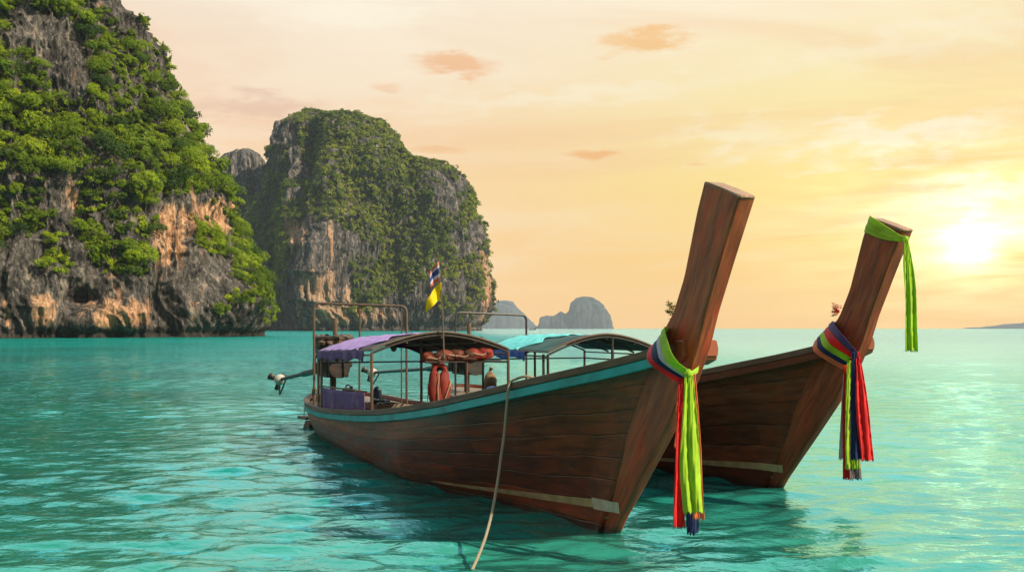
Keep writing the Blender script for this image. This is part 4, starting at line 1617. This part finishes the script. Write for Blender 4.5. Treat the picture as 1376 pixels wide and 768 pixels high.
# long-tail engines
def engine(bow, label, tt, n, zpiv, tail, lift):
    r = empty('longtail_engine', (0, 0, 0), 0, label, 'engine', 'engines on the boat sterns')
    Mw = Matrix.Translation((bow[0], bow[1], 0)) @ Matrix.Rotation(YAW, 4, 'Z')
    r.location = Mw @ Vector((tt, n, zpiv))
    r.rotation_euler = (0, 0, YAW)
    b = MB()
    b.box((0, 0, .02), (.62, .34, .34), taper=.92)
    b.box((.34, 0, .0), (.10, .30, .26))
    b.box((-.3, .02, -.04), (.22, .24, .22))
    for k in range(4):
        b.tube([(-.2 + .13 * k, -.19, .05), (-.2 + .13 * k, -.25, .08), (-.2 + .13 * k, -.25, -.1)], .03, 7)
        b.ball((-.2 + .13 * k, .2, .06), (.05, .06, .07), 8, 6)
    b.tube([(.40, 0, 0), (.44, 0, 0)], .15, 16)
    b.build('engine_block', M['iron'], r, bevel=.012)
    b = MB()
    for k in range(26):
        a = k * .61
        b.ball((.0 + .30 * math.cos(a * 1.7), .24 * math.sin(a), .40 + .045 * (k % 3)), (.075, .06, .05), 7, 5, .2)
    for k in range(3):
        b.tube([(.34 * math.cos(a_ / 12 * 6.28), .27 * math.sin(a_ / 12 * 6.28), .36 + .06 * k) for a_ in range(13)], .035, 6)
    b.build('radiator', M['rust'], r)
    b = MB()
    b.tube([(.05, .02, .2), (.05, .02, .62), (.04, .02, .80)], [.035, .035, .04], 8)
    b.build('exhaust_pipe', M['pipe'], r)
    b = MB()
    b.tube([(.2, -.1, .06), (.75, -.2, .10), (1.3, -.24, .16)], [.028, .024, .022], 7)
    b.tube([(1.05, -.22, .13), (1.34, -.245, .165)], .034, 8)
    b.build('tiller', M['rust'], r)
    b = MB()
    b.tube([(0, 0, -.1), (0, 0, -zpiv + .5)], .05, 8)
    b.box((0, 0, -zpiv + .56), (.5, .36, .08))
    b.build('pivot_stand', M['iron'], r)
    b = MB()
    b.tube([(-.45, .14, .02), (-.5, .2, .35), (-.4, .1, .5)], .02, 6)
    b.tube([(.3, -.2, .3), (.1, -.3, .15), (-.3, -.22, -.1)], .015, 6)
    b.build('hose', M['rubber'], r)
    e = Vector(tail)
    s0 = Vector((-.38, -.02, -.03))
    d = (e - s0).normalized()
    b = MB()
    b.tube([s0, s0 + d * .9], .055, 9)
    b.tube([s0 + d * .9, s0 + d * 1.0, e], [.055, .036, .032], 9)
    b.build('drive_shaft', M['shaft'], r)
    b = MB()
    b.ball(e + d * .02, (.105, .105, .10), 12, 8)
    b.build('propeller_guard', M['white'], r)
    b = MB()
    b.tube([e + d * .08, e + d * .22], [.035, .02], 8)
    side = d.cross(Vector((0, 0, 1))).normalized()
    up = side.cross(d)
    for k in range(3):
        a = k * 2.094 + .5
        rd = side * math.cos(a) + up * math.sin(a)
        tg = d.cross(rd)
        c0 = e + d * .15
        b.add([c0 + rd * .03 - tg * .02 + d * .02, c0 + rd * .03 + tg * .02 - d * .02, c0 + rd * .17 + tg * .07 - d * .03, c0 + rd * .19, c0 + rd * .16 - tg * .06 + d * .03], [(0, 1, 2, 3, 4)])
    o_ = b.build('propeller', M['iron'], r, solid=.008)
    b = MB()
    b.tube(round_tube([e - d * .25, e - d * .1 + Vector((0, 0, -.16)), e + d * .06 + Vector((0, 0, -.30)), e + d * .02 + Vector((0, 0, -.02))], .08), .014, 6)
    b.build('skeg', M['iron'], r)
    b = MB()
    b.box((.02, 0, .22), (.70, .44, .12), taper=.8)
    b.box((-.05, -.16, .30), (.30, .16, .16))
    b.box((.26, .10, .30), (.18, .20, .14))
    b.tube([(-.38, -.1, .30), (.4, -.1, .33)], .05, 8)
    b.build('cylinder_head', M['iron'], r, bevel=.015)
    r.scale = (1.22, 1.22, 1.15)
    return r


engine(BOW1, 'greasy longtail engine at the stern of the nearest boat, beside the purple canopy', -10.35, -.30, 1.17, (-2.23, -.41, -.30), 0)
engine(BOW2, 'longtail engine of the second boat with shaft seen under the purple canopy', -10.3, -.10, 1.10, (-3.07, -.86, -.24), 0)


def at1(px, py, n, bow=BOW1):
    """local (t, n, z) on the plane a given distance off the boat's centre line (measured off the photo)"""
    k = (px - 688) / F
    tt = (k * (bow[1] + FWD[0] * n) - bow[0] + FWD[1] * n) / (FWD[0] - k * FWD[1])
    Y_ = bow[1] + FWD[1] * tt + FWD[0] * n
    return Vector((tt, n, H - (py - 441) * Y_ / F))


def thing_on(bow, name, label, cat, tt, n, z, group=None, rz=0.0):
    Mw = Matrix.Translation((bow[0], bow[1], 0)) @ Matrix.Rotation(YAW, 4, 'Z')
    return empty(name, tuple(Mw @ Vector((tt, n, z))), YAW + rz, label, cat, group)


# things carried by the near boat -------------------------------------------------
# flag staff
r = thing_on(BOW1, 'flag_pole', 'thin pole with striped and yellow flags standing at the purple canopy front', 'flag', -4.86, 0.0, 1.84)
b = MB()
b.tube([(0, 0, -.35), (-.02, -.01, .2), (-.05, -.06, 1.02)], [.011, .010, .007], 6)
b.build('pole', M['trim'], r)
FD = Vector((-.18, -.72, 0)).normalized()


def flag(name, parent, top, h, w, droop, cols, seed):
    n_, m_ = 22, 16
    me_rows = []
    b = MB()
    for i in range(n_ + 1):
        a = i / n_
        row = []
        for j in range(m_ + 1):
            c_ = j / m_
            p = top + FD * (a * w) + Vector((.03 * math.sin(a * 7 + c_ * 2 + seed), 0, -c_ * h * (1 - .25 * a) - droop * a ** 1.2))
            row.append(p)
        me_rows.append(row)
    b.grid(me_rows, uvs=[(i / n_, j / m_) for i in range(n_ + 1) for j in range(m_ + 1)])
    o_ = b.build(name, cols[0][1], parent, solid=.003)
    if len(cols) > 1:
        me = o_.data
        for c_ in cols[1:]: me.materials.append(c_[1])
        for k, p in enumerate(me.polygons):
            j = k % m_
            f_ = (j + .5) / m_
            for q, (lim, _) in enumerate(cols):
                if f_ <= lim:
                    p.material_index = q
                    break
    return o_



flag('striped_flag', r, Vector((-.05, -.06, .99)), .28, .13, .17,
     [(.167, cloth('flag_red', (.60, .22, .16))), (.333, M['c_white']), (.60, cloth('flag_blue', (.05, .09, .34))), (.833, M['c_white']), (1.0, cloth('flag_red', (.60, .16, .11)))], 0)
flag('yellow_flag', r, Vector((-.035, -.035, .695)), .24, .20, .24, [(1.0, M['c_yellow'])], 2)


def jacket(bow, tt, n, z, label, red, hang=False, rz=0.0, s_=1.0, group=None):
    r = thing_on(bow, 'life_jacket', label, 'life jacket', tt, n, z, group, rz)
    r.scale = (s_, s_, s_)
    mt = M['redcloth'] if red else M['orange']
    b = MB()
    if hang:
        for sg in (-1, 1):
            b.ball((0, sg * .07, -.20), (.07, .085, .24), 14, 12, .10)
        b.ball((-.02, 0, -.30), (.075, .135, .17), 14, 10, .10)
        b.tube(round_tube([(0, -.09, -.02), (0, -.06, .10), (0, .06, .10), (0, .09, -.02)], .06), .035, 8)
        b.build('foam_body', mt, r)
        b = MB()
        b.tube([(.074, -.02, .02), (.088, -.05, -.2), (.07, -.03, -.42)], .008, 5)
        b.tube([(.05, .15, -.10), (.085, .10, -.22), (.07, .04, -.40)], .007, 5)
        b.build('strap', M['strap'], r)
    else:
        b.box((0, 0, 0), (.26, .34, .07), taper=.85)
        b.ball((.03, .07, .03), (.14, .12, .07), 14, 9, .14)
        b.ball((.0, -.09, .02), (.13, .11, .075), 14, 9, .14)
        b.ball((.10, 0, -.01), (.06, .17, .06), 14, 8, .12)
        b.build('foam_body', mt, r)
        b = MB()
        b.tube([(.16, -.14, .03), (.17, -.02, .0), (.15, .10, .05)], .007, 5)
        b.build('strap', M['strap'], r)
    return r


G_ = 'life jackets stowed under the purple canopy'
jacket(BOW1, -5.10, -.06, 1.475, 'dull orange life jacket at the left end of the pile under the purple canopy', False, group=G_)
jacket(BOW1, -5.12, .18, 1.51, 'orange life jacket second from left in the pile under the purple canopy', False, group=G_, rz=.3)
jacket(BOW1, -5.05, .38, 1.50, 'brownish orange life jacket second from right under the purple canopy', False, group=G_, rz=-.3)
jacket(BOW1, -5.02, .58, 1.525, 'bright red life jacket at the right end of the pile under the canopy', True, group=G_, s_=1.0)
jacket(BOW1, -5.0, -.02, 1.29, 'red and orange life jacket hanging from a post amidships in the nearest boat', True, True, s_=1.05)
jacket(BOW1, -5.12, .03, 1.26, 'orange life jacket hanging behind the red one in the nearest boat', False, True, rz=.4, s_=1.08)

p_ = at1(529, 467, -.62)
r = thing_on(BOW1, 'float', 'small dark float hanging under the front edge of the purple canopy', 'float', p_.x, p_.y, p_.z)
b = MB()
b.ball((0, 0, 0), (.045, .045, .055), 12, 9)
b.tube([(0, 0, .05), (.004, .002, .13)], .006, 5)
b.build('float_body', M['iron'], r)

# stow rack carrying the pile belongs to the canopy frame
b = MB()
for tt in (-5.20, -4.93):
    b.tube([(tt, -.25, 1.432), (tt, 1.0, 1.432)], .012, 6)
b.build('stow_rack', M['pipe_dark'], b1)

# purple side cloth along the near rail, hung between the posts
b = MB()
rows = []
for i in range(60):
    q = i / 59
    tt = -8.25 + q * 3.3
    yb = -(hb(tt) - .075)
    r_ = []
    for k in range(8):
        a = k / 7
        r_.append((tt, yb + .012 * math.sin(i * .55) * (a) - .01, (zg(tt) + .34 - .10 * q) - a * (.45 - .08 * q)))
    rows.append(r_)
b.grid(rows)
b.build('side_cloth', M['purple_deep'], b1, solid=.008)
b = MB()
b.tube([(-8.3, -1.0, .95), (-5.0, -1.06, 1.045)], .012, 6)
b.build('cloth_rail', M['pipe'], b1)


def jerry(bow, tt, n, z, label, mat, sz, rz):
    r = thing_on(bow, 'fuel_can', label, 'fuel can', tt, n, z, 'fuel cans in the stern', rz)
    b = MB()
    b.box((0, 0, sz * .5), (sz * .75, sz * .45, sz), taper=.93)
    b.build('can_body', mat, r, bevel=.03)
    b = MB()
    b.tube(round_tube([(-sz * .25, 0, sz * .97), (-sz * .22, 0, sz * 1.15), (sz * .18, 0, sz * 1.15), (sz * .22, 0, sz * .97)], .05), .014, 6)
    b.build('handle', mat, r)
    b = MB()
    b.tube([(sz * .27, 0, sz * .95), (sz * .30, 0, sz * 1.1)], .03, 10)
    b.build('cap', M['rubber'], r)


M['can_dark'] = plain('sooty_plastic', (.05, .04, .035), .5, .3, 5)
M['can_blue'] = plain('dull_blue_plastic', (.02, .05, .09), .5, .3, 5)
jerry(BOW1, -9.35, -.25, .50, 'sooty black fuel can standing before the engine of the nearest boat', M['can_dark'], .34, .3)
jerry(BOW1, -9.15, .22, .50, 'dull blue fuel can standing beside the black one in the nearest boat', M['can_blue'], .32, -.5)
r = thing_on(BOW1, 'wooden_crate', 'worn slatted wooden crate under the purple canopy of the nearest boat', 'crate', -8.3, .1, .20, None, .15)
b = MB()
for k in range(4):
    for sg in (-1, 1):
        b.box((0, sg * .24, .06 + k * .11), (.62, .018, .085))
        b.box((sg * .30, 0, .06 + k * .11), (.018, .46, .085))
for sx in (-1, 1):
    for sy in (-1, 1):
        b.box((sx * .285, sy * .222, .22), (.035, .035, .44))
b.build('crate_body', M['deck'], r)
b = MB()
for k in range(9):
    b.ball((random.uniform(-.2, .2), random.uniform(-.14, .14), .38 + random.uniform(0, .08)), (.09, .08, .06), 8, 6, .2)
b.build('contents', M['iron'], r)

# coil of rope on the stern deck
r = thing_on(BOW1, 'rope_coil', 'pale rope coiled on the stern deck of the nearest boat', 'rope', -10.35, -.40, .585)
b = MB()
pts = []
for k in range(150):
    a = k * .30
    rad = .26 - .0011 * k + .02 * math.sin(k * 1.3)
    pts.append((rad * math.cos(a) * 1.2, rad * math.sin(a) * .8, .015 + .0006 * k + .012 * math.sin(k * .7)))
b.tube(pts, .014, 6)
b.build('coil', M['rope'], r)
r = thing_on(BOW1, 'rope_line', 'loose pale rope looped beside the stern hoop of the nearest boat', 'rope', -9.6, -.7, .60)
b = MB()
b.tube(round_tube([(-.9, .3, 0), (-.5, -.05, .03), (-.1, -.1, .28), (.2, 0, .05), (.5, .2, 0), (.2, .3, .02), (-.3, .25, .02)], .2), .017, 7)
b.build('line', M['rope'], r)

# mooring rope over the near rail down to the water
Mw1 = Matrix.Translation((BOW1[0], BOW1[1], 0)) @ Matrix.Rotation(YAW, 4, 'Z')
tr_ = -.50
n_ = hb(tr_)
loc = [Vector((-.9, .0, .75)), Vector((-.35, -n_ + .40, 1.28)), Vector((tr_ + .13, -n_ + .10, zg(tr_ + .13) + .026)), Vector((tr_, -n_ - .01, zg(tr_) + .032)), Vector((tr_ - .04, -n_ - .06, zg(tr_) - .03))]
wp = [Mw1 @ p for p in loc]
ring = [wp[-1]]


def wpt(px, py, Y_): return Vector(((px - 688) * Y_ / F, Y_, H - (py - 441) * Y_ / F))


hang = [wpt(680.5, 548, 9.36), wpt(677.5, 582, 9.24), wpt(673, 615, 9.07), wpt(668, 650, 8.86), wpt(661, 688, 8.60), wpt(652, 722, 8.30), wpt(642, 748, 8.05), wpt(632, 769, 7.78), wpt(622, 782, 7.60)]
allp = wp + hang
# smooth with Catmull-Rom
sm = []
for i in range(len(allp) - 1):
    p0, p1, p2, p3 = allp[max(i - 1, 0)], allp[i], allp[i + 1], allp[min(i + 2, len(allp) - 1)]
    for k in range(8):
        q = k / 8
        sm.append(.5 * ((2 * p1) + (p2 - p0) * q + (2 * p0 - 5 * p1 + 4 * p2 - p3) * q * q + (3 * p1 - p0 - 3 * p2 + p3) * q ** 3))
sm.append(allp[-1])
b = MB()
b.tube(sm, .0125, 9)
acc = 0
uvl = []
for i, p in enumerate(sm):
    if i: acc += (p - sm[i - 1]).length
    uvl += [(acc, k / 9) for k in range(9)]
b.uv[:len(uvl)] = uvl
mr_ = b.build('mooring_rope', M['rope'])
tag(mr_, 'tan mooring rope hanging over the near rail down into the water', 'rope')

# things carried by the second boat ------------------------------------------------
r = thing_on(BOW2, 'canvas_sack', 'tan canvas sack standing on the second boat beside blue sheets', 'sack', -7.9, -.52, .70)
b = MB()
b.ball((0, 0, .16), (.12, .13, .22), 12, 10, .08)
b.tube([(0, 0, .34), (.01, 0, .42), (.03, .02, .46)], [.05, .025, .045], 8)
b.build('sack_body', M['ropefaded'], r)
b = MB()
b.tube([(.05 * math.cos(a), .05 * math.sin(a), .37) for a in np.linspace(0, 6.28, 12)], .010, 5)
b.build('tie', M['strap'], r)
r = thing_on(BOW2, 'blue_tarpaulin', 'folded blue tarpaulin lying across the second boat behind the rope', 'tarpaulin', -6.6, -.15, .68)
b = MB()
rows = []
for i in range(28):
    rows.append([(-.75 + i * .055, -.75 + j * .06, .10 + .035 * math.sin(i * .5 + j * .3) + .03 * math.sin(j * .9) - .12 * max(0, abs(j - 12.5) / 12.5 - .8) * 5) for j in range(26)])
b.grid(rows)
b.build('folded_sheet', M['blue'], r, solid=.05)
# engine hatch panels and inner side planks of the second boat
b = MB()
rows = []
for i in range(60):
    tt = -9.8 + i * .14
    w = hb(tt) - .085
    rows.append([(tt, w, zg(tt) - .05), (tt, w - .01, zg(tt) - .3), (tt, w - .04, .2)])
b.grid(rows)
b.build('inner_lining', M['maroon'], b2, solid=.01)


# sashes -------------------------------------------------------------------------
def band_mesh(edges, mat, parent, name, folds=3, amp=.008, wrap=True, bow=BOW1, seed=0, nseg=30, outsign=-1):
    """edges: list of (ax,ay,an, bx,by,bn) photo-measured crossing lines of one sash strip"""
    A = [at1(e[0], e[1], e[2], bow) for e in edges]
    B = [at1(e[3], e[4], e[5], bow) for e in edges]
    return band_local(A, B, mat, parent, name, folds, amp, wrap, seed, nseg)


def cat(L_, q):
    s_ = q * (len(L_) - 1)
    i = min(int(s_), len(L_) - 2)
    f_ = s_ - i
    p0, p1, p2, p3 = L_[max(i - 1, 0)], L_[i], L_[i + 1], L_[min(i + 2, len(L_) - 1)]
    return .5 * ((2 * p1) + (p2 - p0) * f_ + (2 * p0 - 5 * p1 + 4 * p2 - p3) * f_ * f_ + (3 * p1 - p0 - 3 * p2 + p3) * f_ ** 3)


def band_local(A, B, mat, parent, name, folds, amp, wrap, seed, nseg=30, outdir=None):
    b = MB()
    rows, uvs = [], []
    m_ = 20
    for i in range(nseg + 1):
        q = i / nseg
        a, c_ = cat(A, q), cat(B, q)
        r_ = []
        for j in range(m_ + 1):
            w = j / m_
            p = a.lerp(c_, w)
            od = outdir or Vector((0, -1, 0))
            ph = seed + folds * w * 2 * math.pi + .8 * math.sin(q * 3 + seed)
            f_ = amp * (.6 * math.sin(ph) + .5 * math.sin(ph * 2.3 + 1) + .35 * math.sin(ph * 4.7 + q * 7)) * (0.45 + .55 * q) + .003 * math.sin(q * 30 + w * 9 + seed) * math.sin(q * 11)
            p = p + od * (f_ + .006 * math.sin(w * math.pi))
            r_.append(p)
            uvs.append((w * .1, q))
        rows.append(r_)
    b.grid(rows, uvs=uvs)
    return b.build(name, mat, parent, solid=.004, auto=0)


def tail_mesh(top, bot, w0, w1, mat, parent, name, folds=3, amp=.018, sway=0.0, seed=0, ax_=None, nseg=70):
    """hanging cloth from top to bot: soft irregular flutes, creases and a frayed end"""
    ax_ = ax_ or Vector((.9207, .3903, 0))
    nr = Vector((0, 0, 1)).cross(ax_).normalized()
    b = MB()
    rows, uvs = [], []
    m_ = 36
    rnd = random.Random(seed)
    ph_ = [rnd.uniform(0, 6.28) for _ in range(8)]
    L_ = (top - bot).length
    fray = [rnd.uniform(-.018, .014) for _ in range(m_ + 1)]
    for i in range(nseg + 1):
        q = i / nseg
        c_ = top.lerp(bot, q) + ax_ * (.012 * math.sin(q * 5 + ph_[0]) * q + sway * math.sin(q * math.pi)) + nr * .02 * math.sin(q * 3 + ph_[1])
        w = w0 + (w1 - w0) * (1 - (1 - min(1, q * 1.3)) ** 2) + .006 * math.sin(q * 9 + ph_[2])
        g = .25 + .75 * min(1, q * 2.0)
        r_ = []
        for j in range(m_ + 1):
            s_ = j / m_ - .5
            u_ = s_ + .10 * math.sin(q * 3.1 + ph_[3]) + .05 * math.sin(s_ * 9 + ph_[4])
            ph = ph_[5] + .62 * folds * u_ * 2 * math.pi
            f_ = .75 * amp * g * (math.sin(ph) + .4 * math.sin(ph * 1.73 + ph_[6] + q * 2.3) + .10 * math.sin(ph * 4.1 + ph_[7] - q * 5))
            f_ += .0035 * math.sin(q * L_ * 55 + s_ * 14 + ph_[2]) * math.sin(q * L_ * 17 + ph_[4]) + .0025 * math.sin(s_ * 40 + q * 11)
            lat = s_ * w + .035 * w * math.sin(ph * .9 + 1.2)
            zz = (fray[j] if i == nseg else 0)
            r_.append(c_ + ax_ * lat + nr * f_ + Vector((0, 0, zz)))
            uvs.append((j / m_ * .15, q))
        rows.append(r_)
    b.grid(rows, uvs=uvs)
    o = b.build(name, mat, parent, solid=.0025, auto=0)
    return o


# the world X axis seen from inside the boat frame (both boats share one heading)
AXL = Vector((math.cos(-YAW), math.sin(-YAW), 0))


def tail_px(xa0, xb0, xa1, xb1, y0, y1, n, mat, parent, name, bow, **kw):
    top = at1((xa0 + xb0) / 2, y0, n, bow)
    Yd = bow[1] + FWD[1] * top.x + FWD[0] * n
    c1 = (xa1 + xb1) / 2
    dxw = (c1 - (xa0 + xb0) / 2) * Yd / F
    bot = top + AXL * dxw + Vector((0, 0, -(y1 - y0) * Yd / F))
    return tail_mesh(top, bot, (xb0 - xa0) * Yd / F, (xb1 - xa1) * Yd / F, mat, parent, name, ax_=AXL, **kw)


def sash_root(bow, label, name='sash'):
    r = empty(name, (bow[0], bow[1], 0), YAW, label, 'sash', 'cloth sashes tied round the bow posts')
    return r


def strips(table, root, bow, wrap_t=-.02):
    """table: colour, rows of 3-4 (ax,ay,bx,by) lines from the back of the post to the knot"""
    for q, (mat, L_) in enumerate(table):
        ns = [-.205, -.30, -.15]
        A = [at1(l[0], l[1], ns[k], bow) for k, l in enumerate(L_)]
        B = [at1(l[2], l[3], ns[k], bow) for k, l in enumerate(L_)]
        # continue round the back of the post to its far side
        A = [A[0] + Vector((-.22, .40, .0)), A[0] + Vector((-.13, .14, 0))] + A
        B = [B[0] + Vector((-.22, .40, .0)), B[0] + Vector((-.13, .14, 0))] + B
        band_local(A, B, mat, root, 'ribbon', 2, .006, True, q * 1.7, 40)


s1 = sash_root(BOW1, 'red, navy, white and lime sash knotted round the nearest bow post')
strips([
    (M['c_lime'], [(893.5, 441, 887, 452), (906, 479, 894, 483), (926, 497, 921, 504.5)]),
    (M['c_white'], [(887, 452, 883.4, 457.5), (894, 483, 888.5, 483.5), (921, 504.5, 919.5, 506)]),
    (M['c_navy'], [(883.4, 457.5, 878, 463), (888.5, 483.5, 880, 485), (919.5, 506, 916, 509)]),
    (M['c_red'], [(878, 463, 870.5, 471), (880, 485, 873, 489), (916, 508.5, 910.5, 514)]),
], s1, BOW1)
tail_px(911, 922, 907, 921, 506, 708, -.15, M['c_red'], s1, 'ribbon_tail', BOW1, folds=2, amp=.010, seed=1)
tail_px(922, 930, 925, 941, 502, 717, -.115, M['c_navy'], s1, 'ribbon_tail', BOW1, folds=2, amp=.010, seed=2)
tail_px(928, 934, 931, 947, 502, 697, -.125, M['c_orange'], s1, 'ribbon_tail', BOW1, folds=2, amp=.010, seed=3)
tail_px(921, 931, 918, 944, 500, 688, -.19, M['c_lime'], s1, 'ribbon_tail', BOW1, folds=3, amp=.020, seed=4)
tail_px(911, 915, 905.5, 909, 512, 600, -.12, M['c_orange'], s1, 'ribbon_tail', BOW1, folds=1, amp=.006, seed=5)
# far side of the lime strip and the knot
band_local([at1(948, 481, .16), at1(938, 492, .0), at1(928, 499, -.13)], [at1(944, 490, .16), at1(936, 501, .0), at1(926, 506, -.13)], M['c_lime'], s1, 'ribbon', 2, .006, False, 3, 20, Vector((1, 0, 0)))
b = MB()
kp = at1(925, 502, -.18)
b.ball(kp, (.035, .035, .038), 10, 8, .12)
b.build('knot', M['c_lime'], s1)

s2 = sash_root(BOW2, 'violet, coral, lime, navy and orange sash knotted round the second bow post')
strips([
    (M['c_purple'], [(1119.4, 432, 1113, 440), (1132, 449, 1124, 455), (1151.6, 471.6, 1146, 475)]),
    (M['c_red'], [(1113, 440, 1107.5, 446), (1124, 455, 1116, 462), (1146, 475, 1143.5, 480)]),
    (M['c_lime'], [(1107.5, 446, 1102, 451.5), (1116, 462, 1109, 468), (1143.5, 480, 1139, 486)]),
    (M['c_navy'], [(1102, 451.5, 1098, 456), (1109, 468, 1102, 471), (1139, 486, 1136.6, 491.5)]),
    (M['c_orange'], [(1098, 456, 1093.6, 462), (1102, 471, 1096, 474), (1136.6, 491.5, 1132, 496)]),
], s2, BOW2)
tail_px(1134, 1138, 1126, 1132, 492, 616, -.13, M['c_white'], s2, 'ribbon_tail', BOW2, folds=1, amp=.008, seed=11)
tail_px(1133, 1142, 1131.5, 1143, 490, 643, -.14, M['c_red'], s2, 'ribbon_tail', BOW2, folds=2, amp=.010, seed=12)
tail_px(1141, 1148, 1142, 1158, 488, 644, -.12, M['c_grey'], s2, 'ribbon_tail', BOW2, folds=2, amp=.010, seed=13)
tail_px(1137, 1146, 1138, 1157, 484, 630, -.155, M['c_lime'], s2, 'ribbon_tail', BOW2, folds=2, amp=.014, seed=14)
tail_px(1145, 1153, 1146, 1160, 472, 617, -.18, M['c_navy'], s2, 'ribbon_tail', BOW2, folds=2, amp=.014, seed=15)
tail_px(1150, 1155, 1156, 1173.5, 472, 618, -.15, M['c_red'], s2, 'ribbon_tail', BOW2, folds=3, amp=.018, seed=16)
b = MB()
b.ball(at1(1148, 476, -.15, BOW2), (.03, .03, .035), 10, 8, .12)
b.build('knot', M['c_purple'], s2)

s3 = sash_root(BOW2, 'single lime green sash tied round the top of the second bow post')
band_local([at1(1171, 290.5, .10, BOW2), at1(1170.5, 290.5, -.088, BOW2), at1(1190, 303, -.095, BOW2), at1(1213, 317.5, -.092, BOW2), at1(1222, 318, .02, BOW2)],
           [at1(1164, 312.5, .10, BOW2), at1(1162.5, 312.5, -.088, BOW2), at1(1185, 321, -.095, BOW2), at1(1210, 324.5, -.092, BOW2), at1(1221, 323, .02, BOW2)], M['c_lime'], s3, 'ribbon', 3, .006, False, 2, 40)
b = MB()
b.ball(at1(1216.5, 321, -.10, BOW2), (.03, .03, .035), 10, 8, .12)
b.build('knot', M['c_lime'], s3)
tail_px(1213, 1220, 1218.5, 1236, 321, 471, -.10, M['c_lime'], s3, 'ribbon_tail', BOW2, folds=3, amp=.018, seed=20)


# flower garlands behind the posts
def garland(bow, px_, py_, label, cols, seed, tall):
    c0 = at1(px_, py_, -.02, bow)
    r = thing_on(bow, 'flower_garland', label, 'flowers', c0.x, c0.y, c0.z, 'flower garlands on the bow posts')
    rr = random.Random(seed)
    bs = {}
    for k in range(42):
        a, e_ = rr.uniform(0, 6.28), rr.gauss(0, .5)
        p = Vector((rr.gauss(0, .022), rr.gauss(0, .03), rr.gauss(0, .045)))
        b = bs.setdefault(rr.choice(cols), MB())
        for q in range(5):
            th = q * 1.2566 + a
            b.add([p, p + Vector((.022 * math.cos(th - .4), .022 * math.sin(th - .4), .008)), p + Vector((.034 * math.cos(th), .034 * math.sin(th), .012 + .01 * rr.random())), p + Vector((.022 * math.cos(th + .4), .022 * math.sin(th + .4), .008))], [(0, 1, 2, 3)])
    for nm, b in bs.items():
        b.build('blossoms', M[nm], r, solid=.002)
    b = MB()
    for k in range(14):
        a = rr.uniform(0, 6.28)
        h_ = rr.uniform(.05, tall)
        b.tube([(0, 0, 0), (.03 * math.cos(a), .03 * math.sin(a), h_ * .6), (.05 * math.cos(a) - .02, .05 * math.sin(a), h_)], .0022, 4)
    b.build('stems', M['leaf_plain'], r)
    r.scale = (.75, .75, .75)


M['leaf_plain'] = plain('stem_green', (.10, .12, .03), .8, .3)
M['petal_w'] = plain('cream_petals', (.75, .62, .35), .8, .2)
M['petal_r'] = plain('red_petals', (.72, .03, .03), .8, .2)
M['petal_g'] = plain('leafy_green', (.10, .20, .04), .8, .3)
M['petal_p'] = plain('dusky_petals', (.45, .14, .08), .8, .3)
garland(BOW1, 903, 417, 'faded cream and green flower garland behind the nearest bow post', ['petal_w', 'petal_g', 'petal_p', 'petal_g'], 3, .13)
garland(BOW2, 1123, 418, 'bright red flower garland behind the second bow post', ['petal_r', 'petal_r', 'petal_p'], 4, .12)

# tiny far boat near the horizon
r = empty('fishing_boat', (715.5 and (715.5 - 688) * 1250 / F, 1250, 0), .2, 'tiny dark boat on the horizon between the two hazy islands', 'boat')
b = MB()
rows = []
for i in range(13):
    q = i / 12
    w = 1.1 * math.sin(math.pi * min(.98, q * .8 + .12)) ** .6
    x_ = -4.5 + 9 * q
    zt = 1.0 + 1.6 * (q - .4) ** 2 * 2
    rows.append([(x_, -w, zt), (x_, -w * .7, -.2), (x_, w * .7, -.2), (x_, w, zt)])
b.grid(rows, True)
b.build('hull', M['iron'], r)
b = MB()
b.box((-1.2, 0, 2.5), (3.6, 1.8, .12))
for sx in (-2.8, .4):
    for sy in (-.8, .8):
        b.tube([(sx, sy, .8), (sx, sy, 2.5)], .06, 5)
b.build('canopy', M['iron'], r)

# ------------------------------------------------------------------ sea haze
hz_b = MB()
hz_b.box((0, 0, 165.0), (2 * EXT + 60, 2 * EXT + 60, 342.0))
hzo = hz_b.build('haze', None, None, smooth=False)
hm = bpy.data.materials.new('haze')
hm.use_nodes = True
ht = NT(hm.node_tree)
ht.n.clear()
ho = ht.new('ShaderNodeOutputMaterial')
hv = ht.new('ShaderNodeVolumePrincipled')
hv.inputs['Color'].default_value = (0.66, 0.82, 0.98, 1)
hv.inputs['Density'].default_value = SIG
hv.inputs['Anisotropy'].default_value = 0.0
ht.l.new(hv.outputs[0], ho.inputs['Volume'])
hzo.data.materials.append(hm)
tag(hzo, kind='stuff')
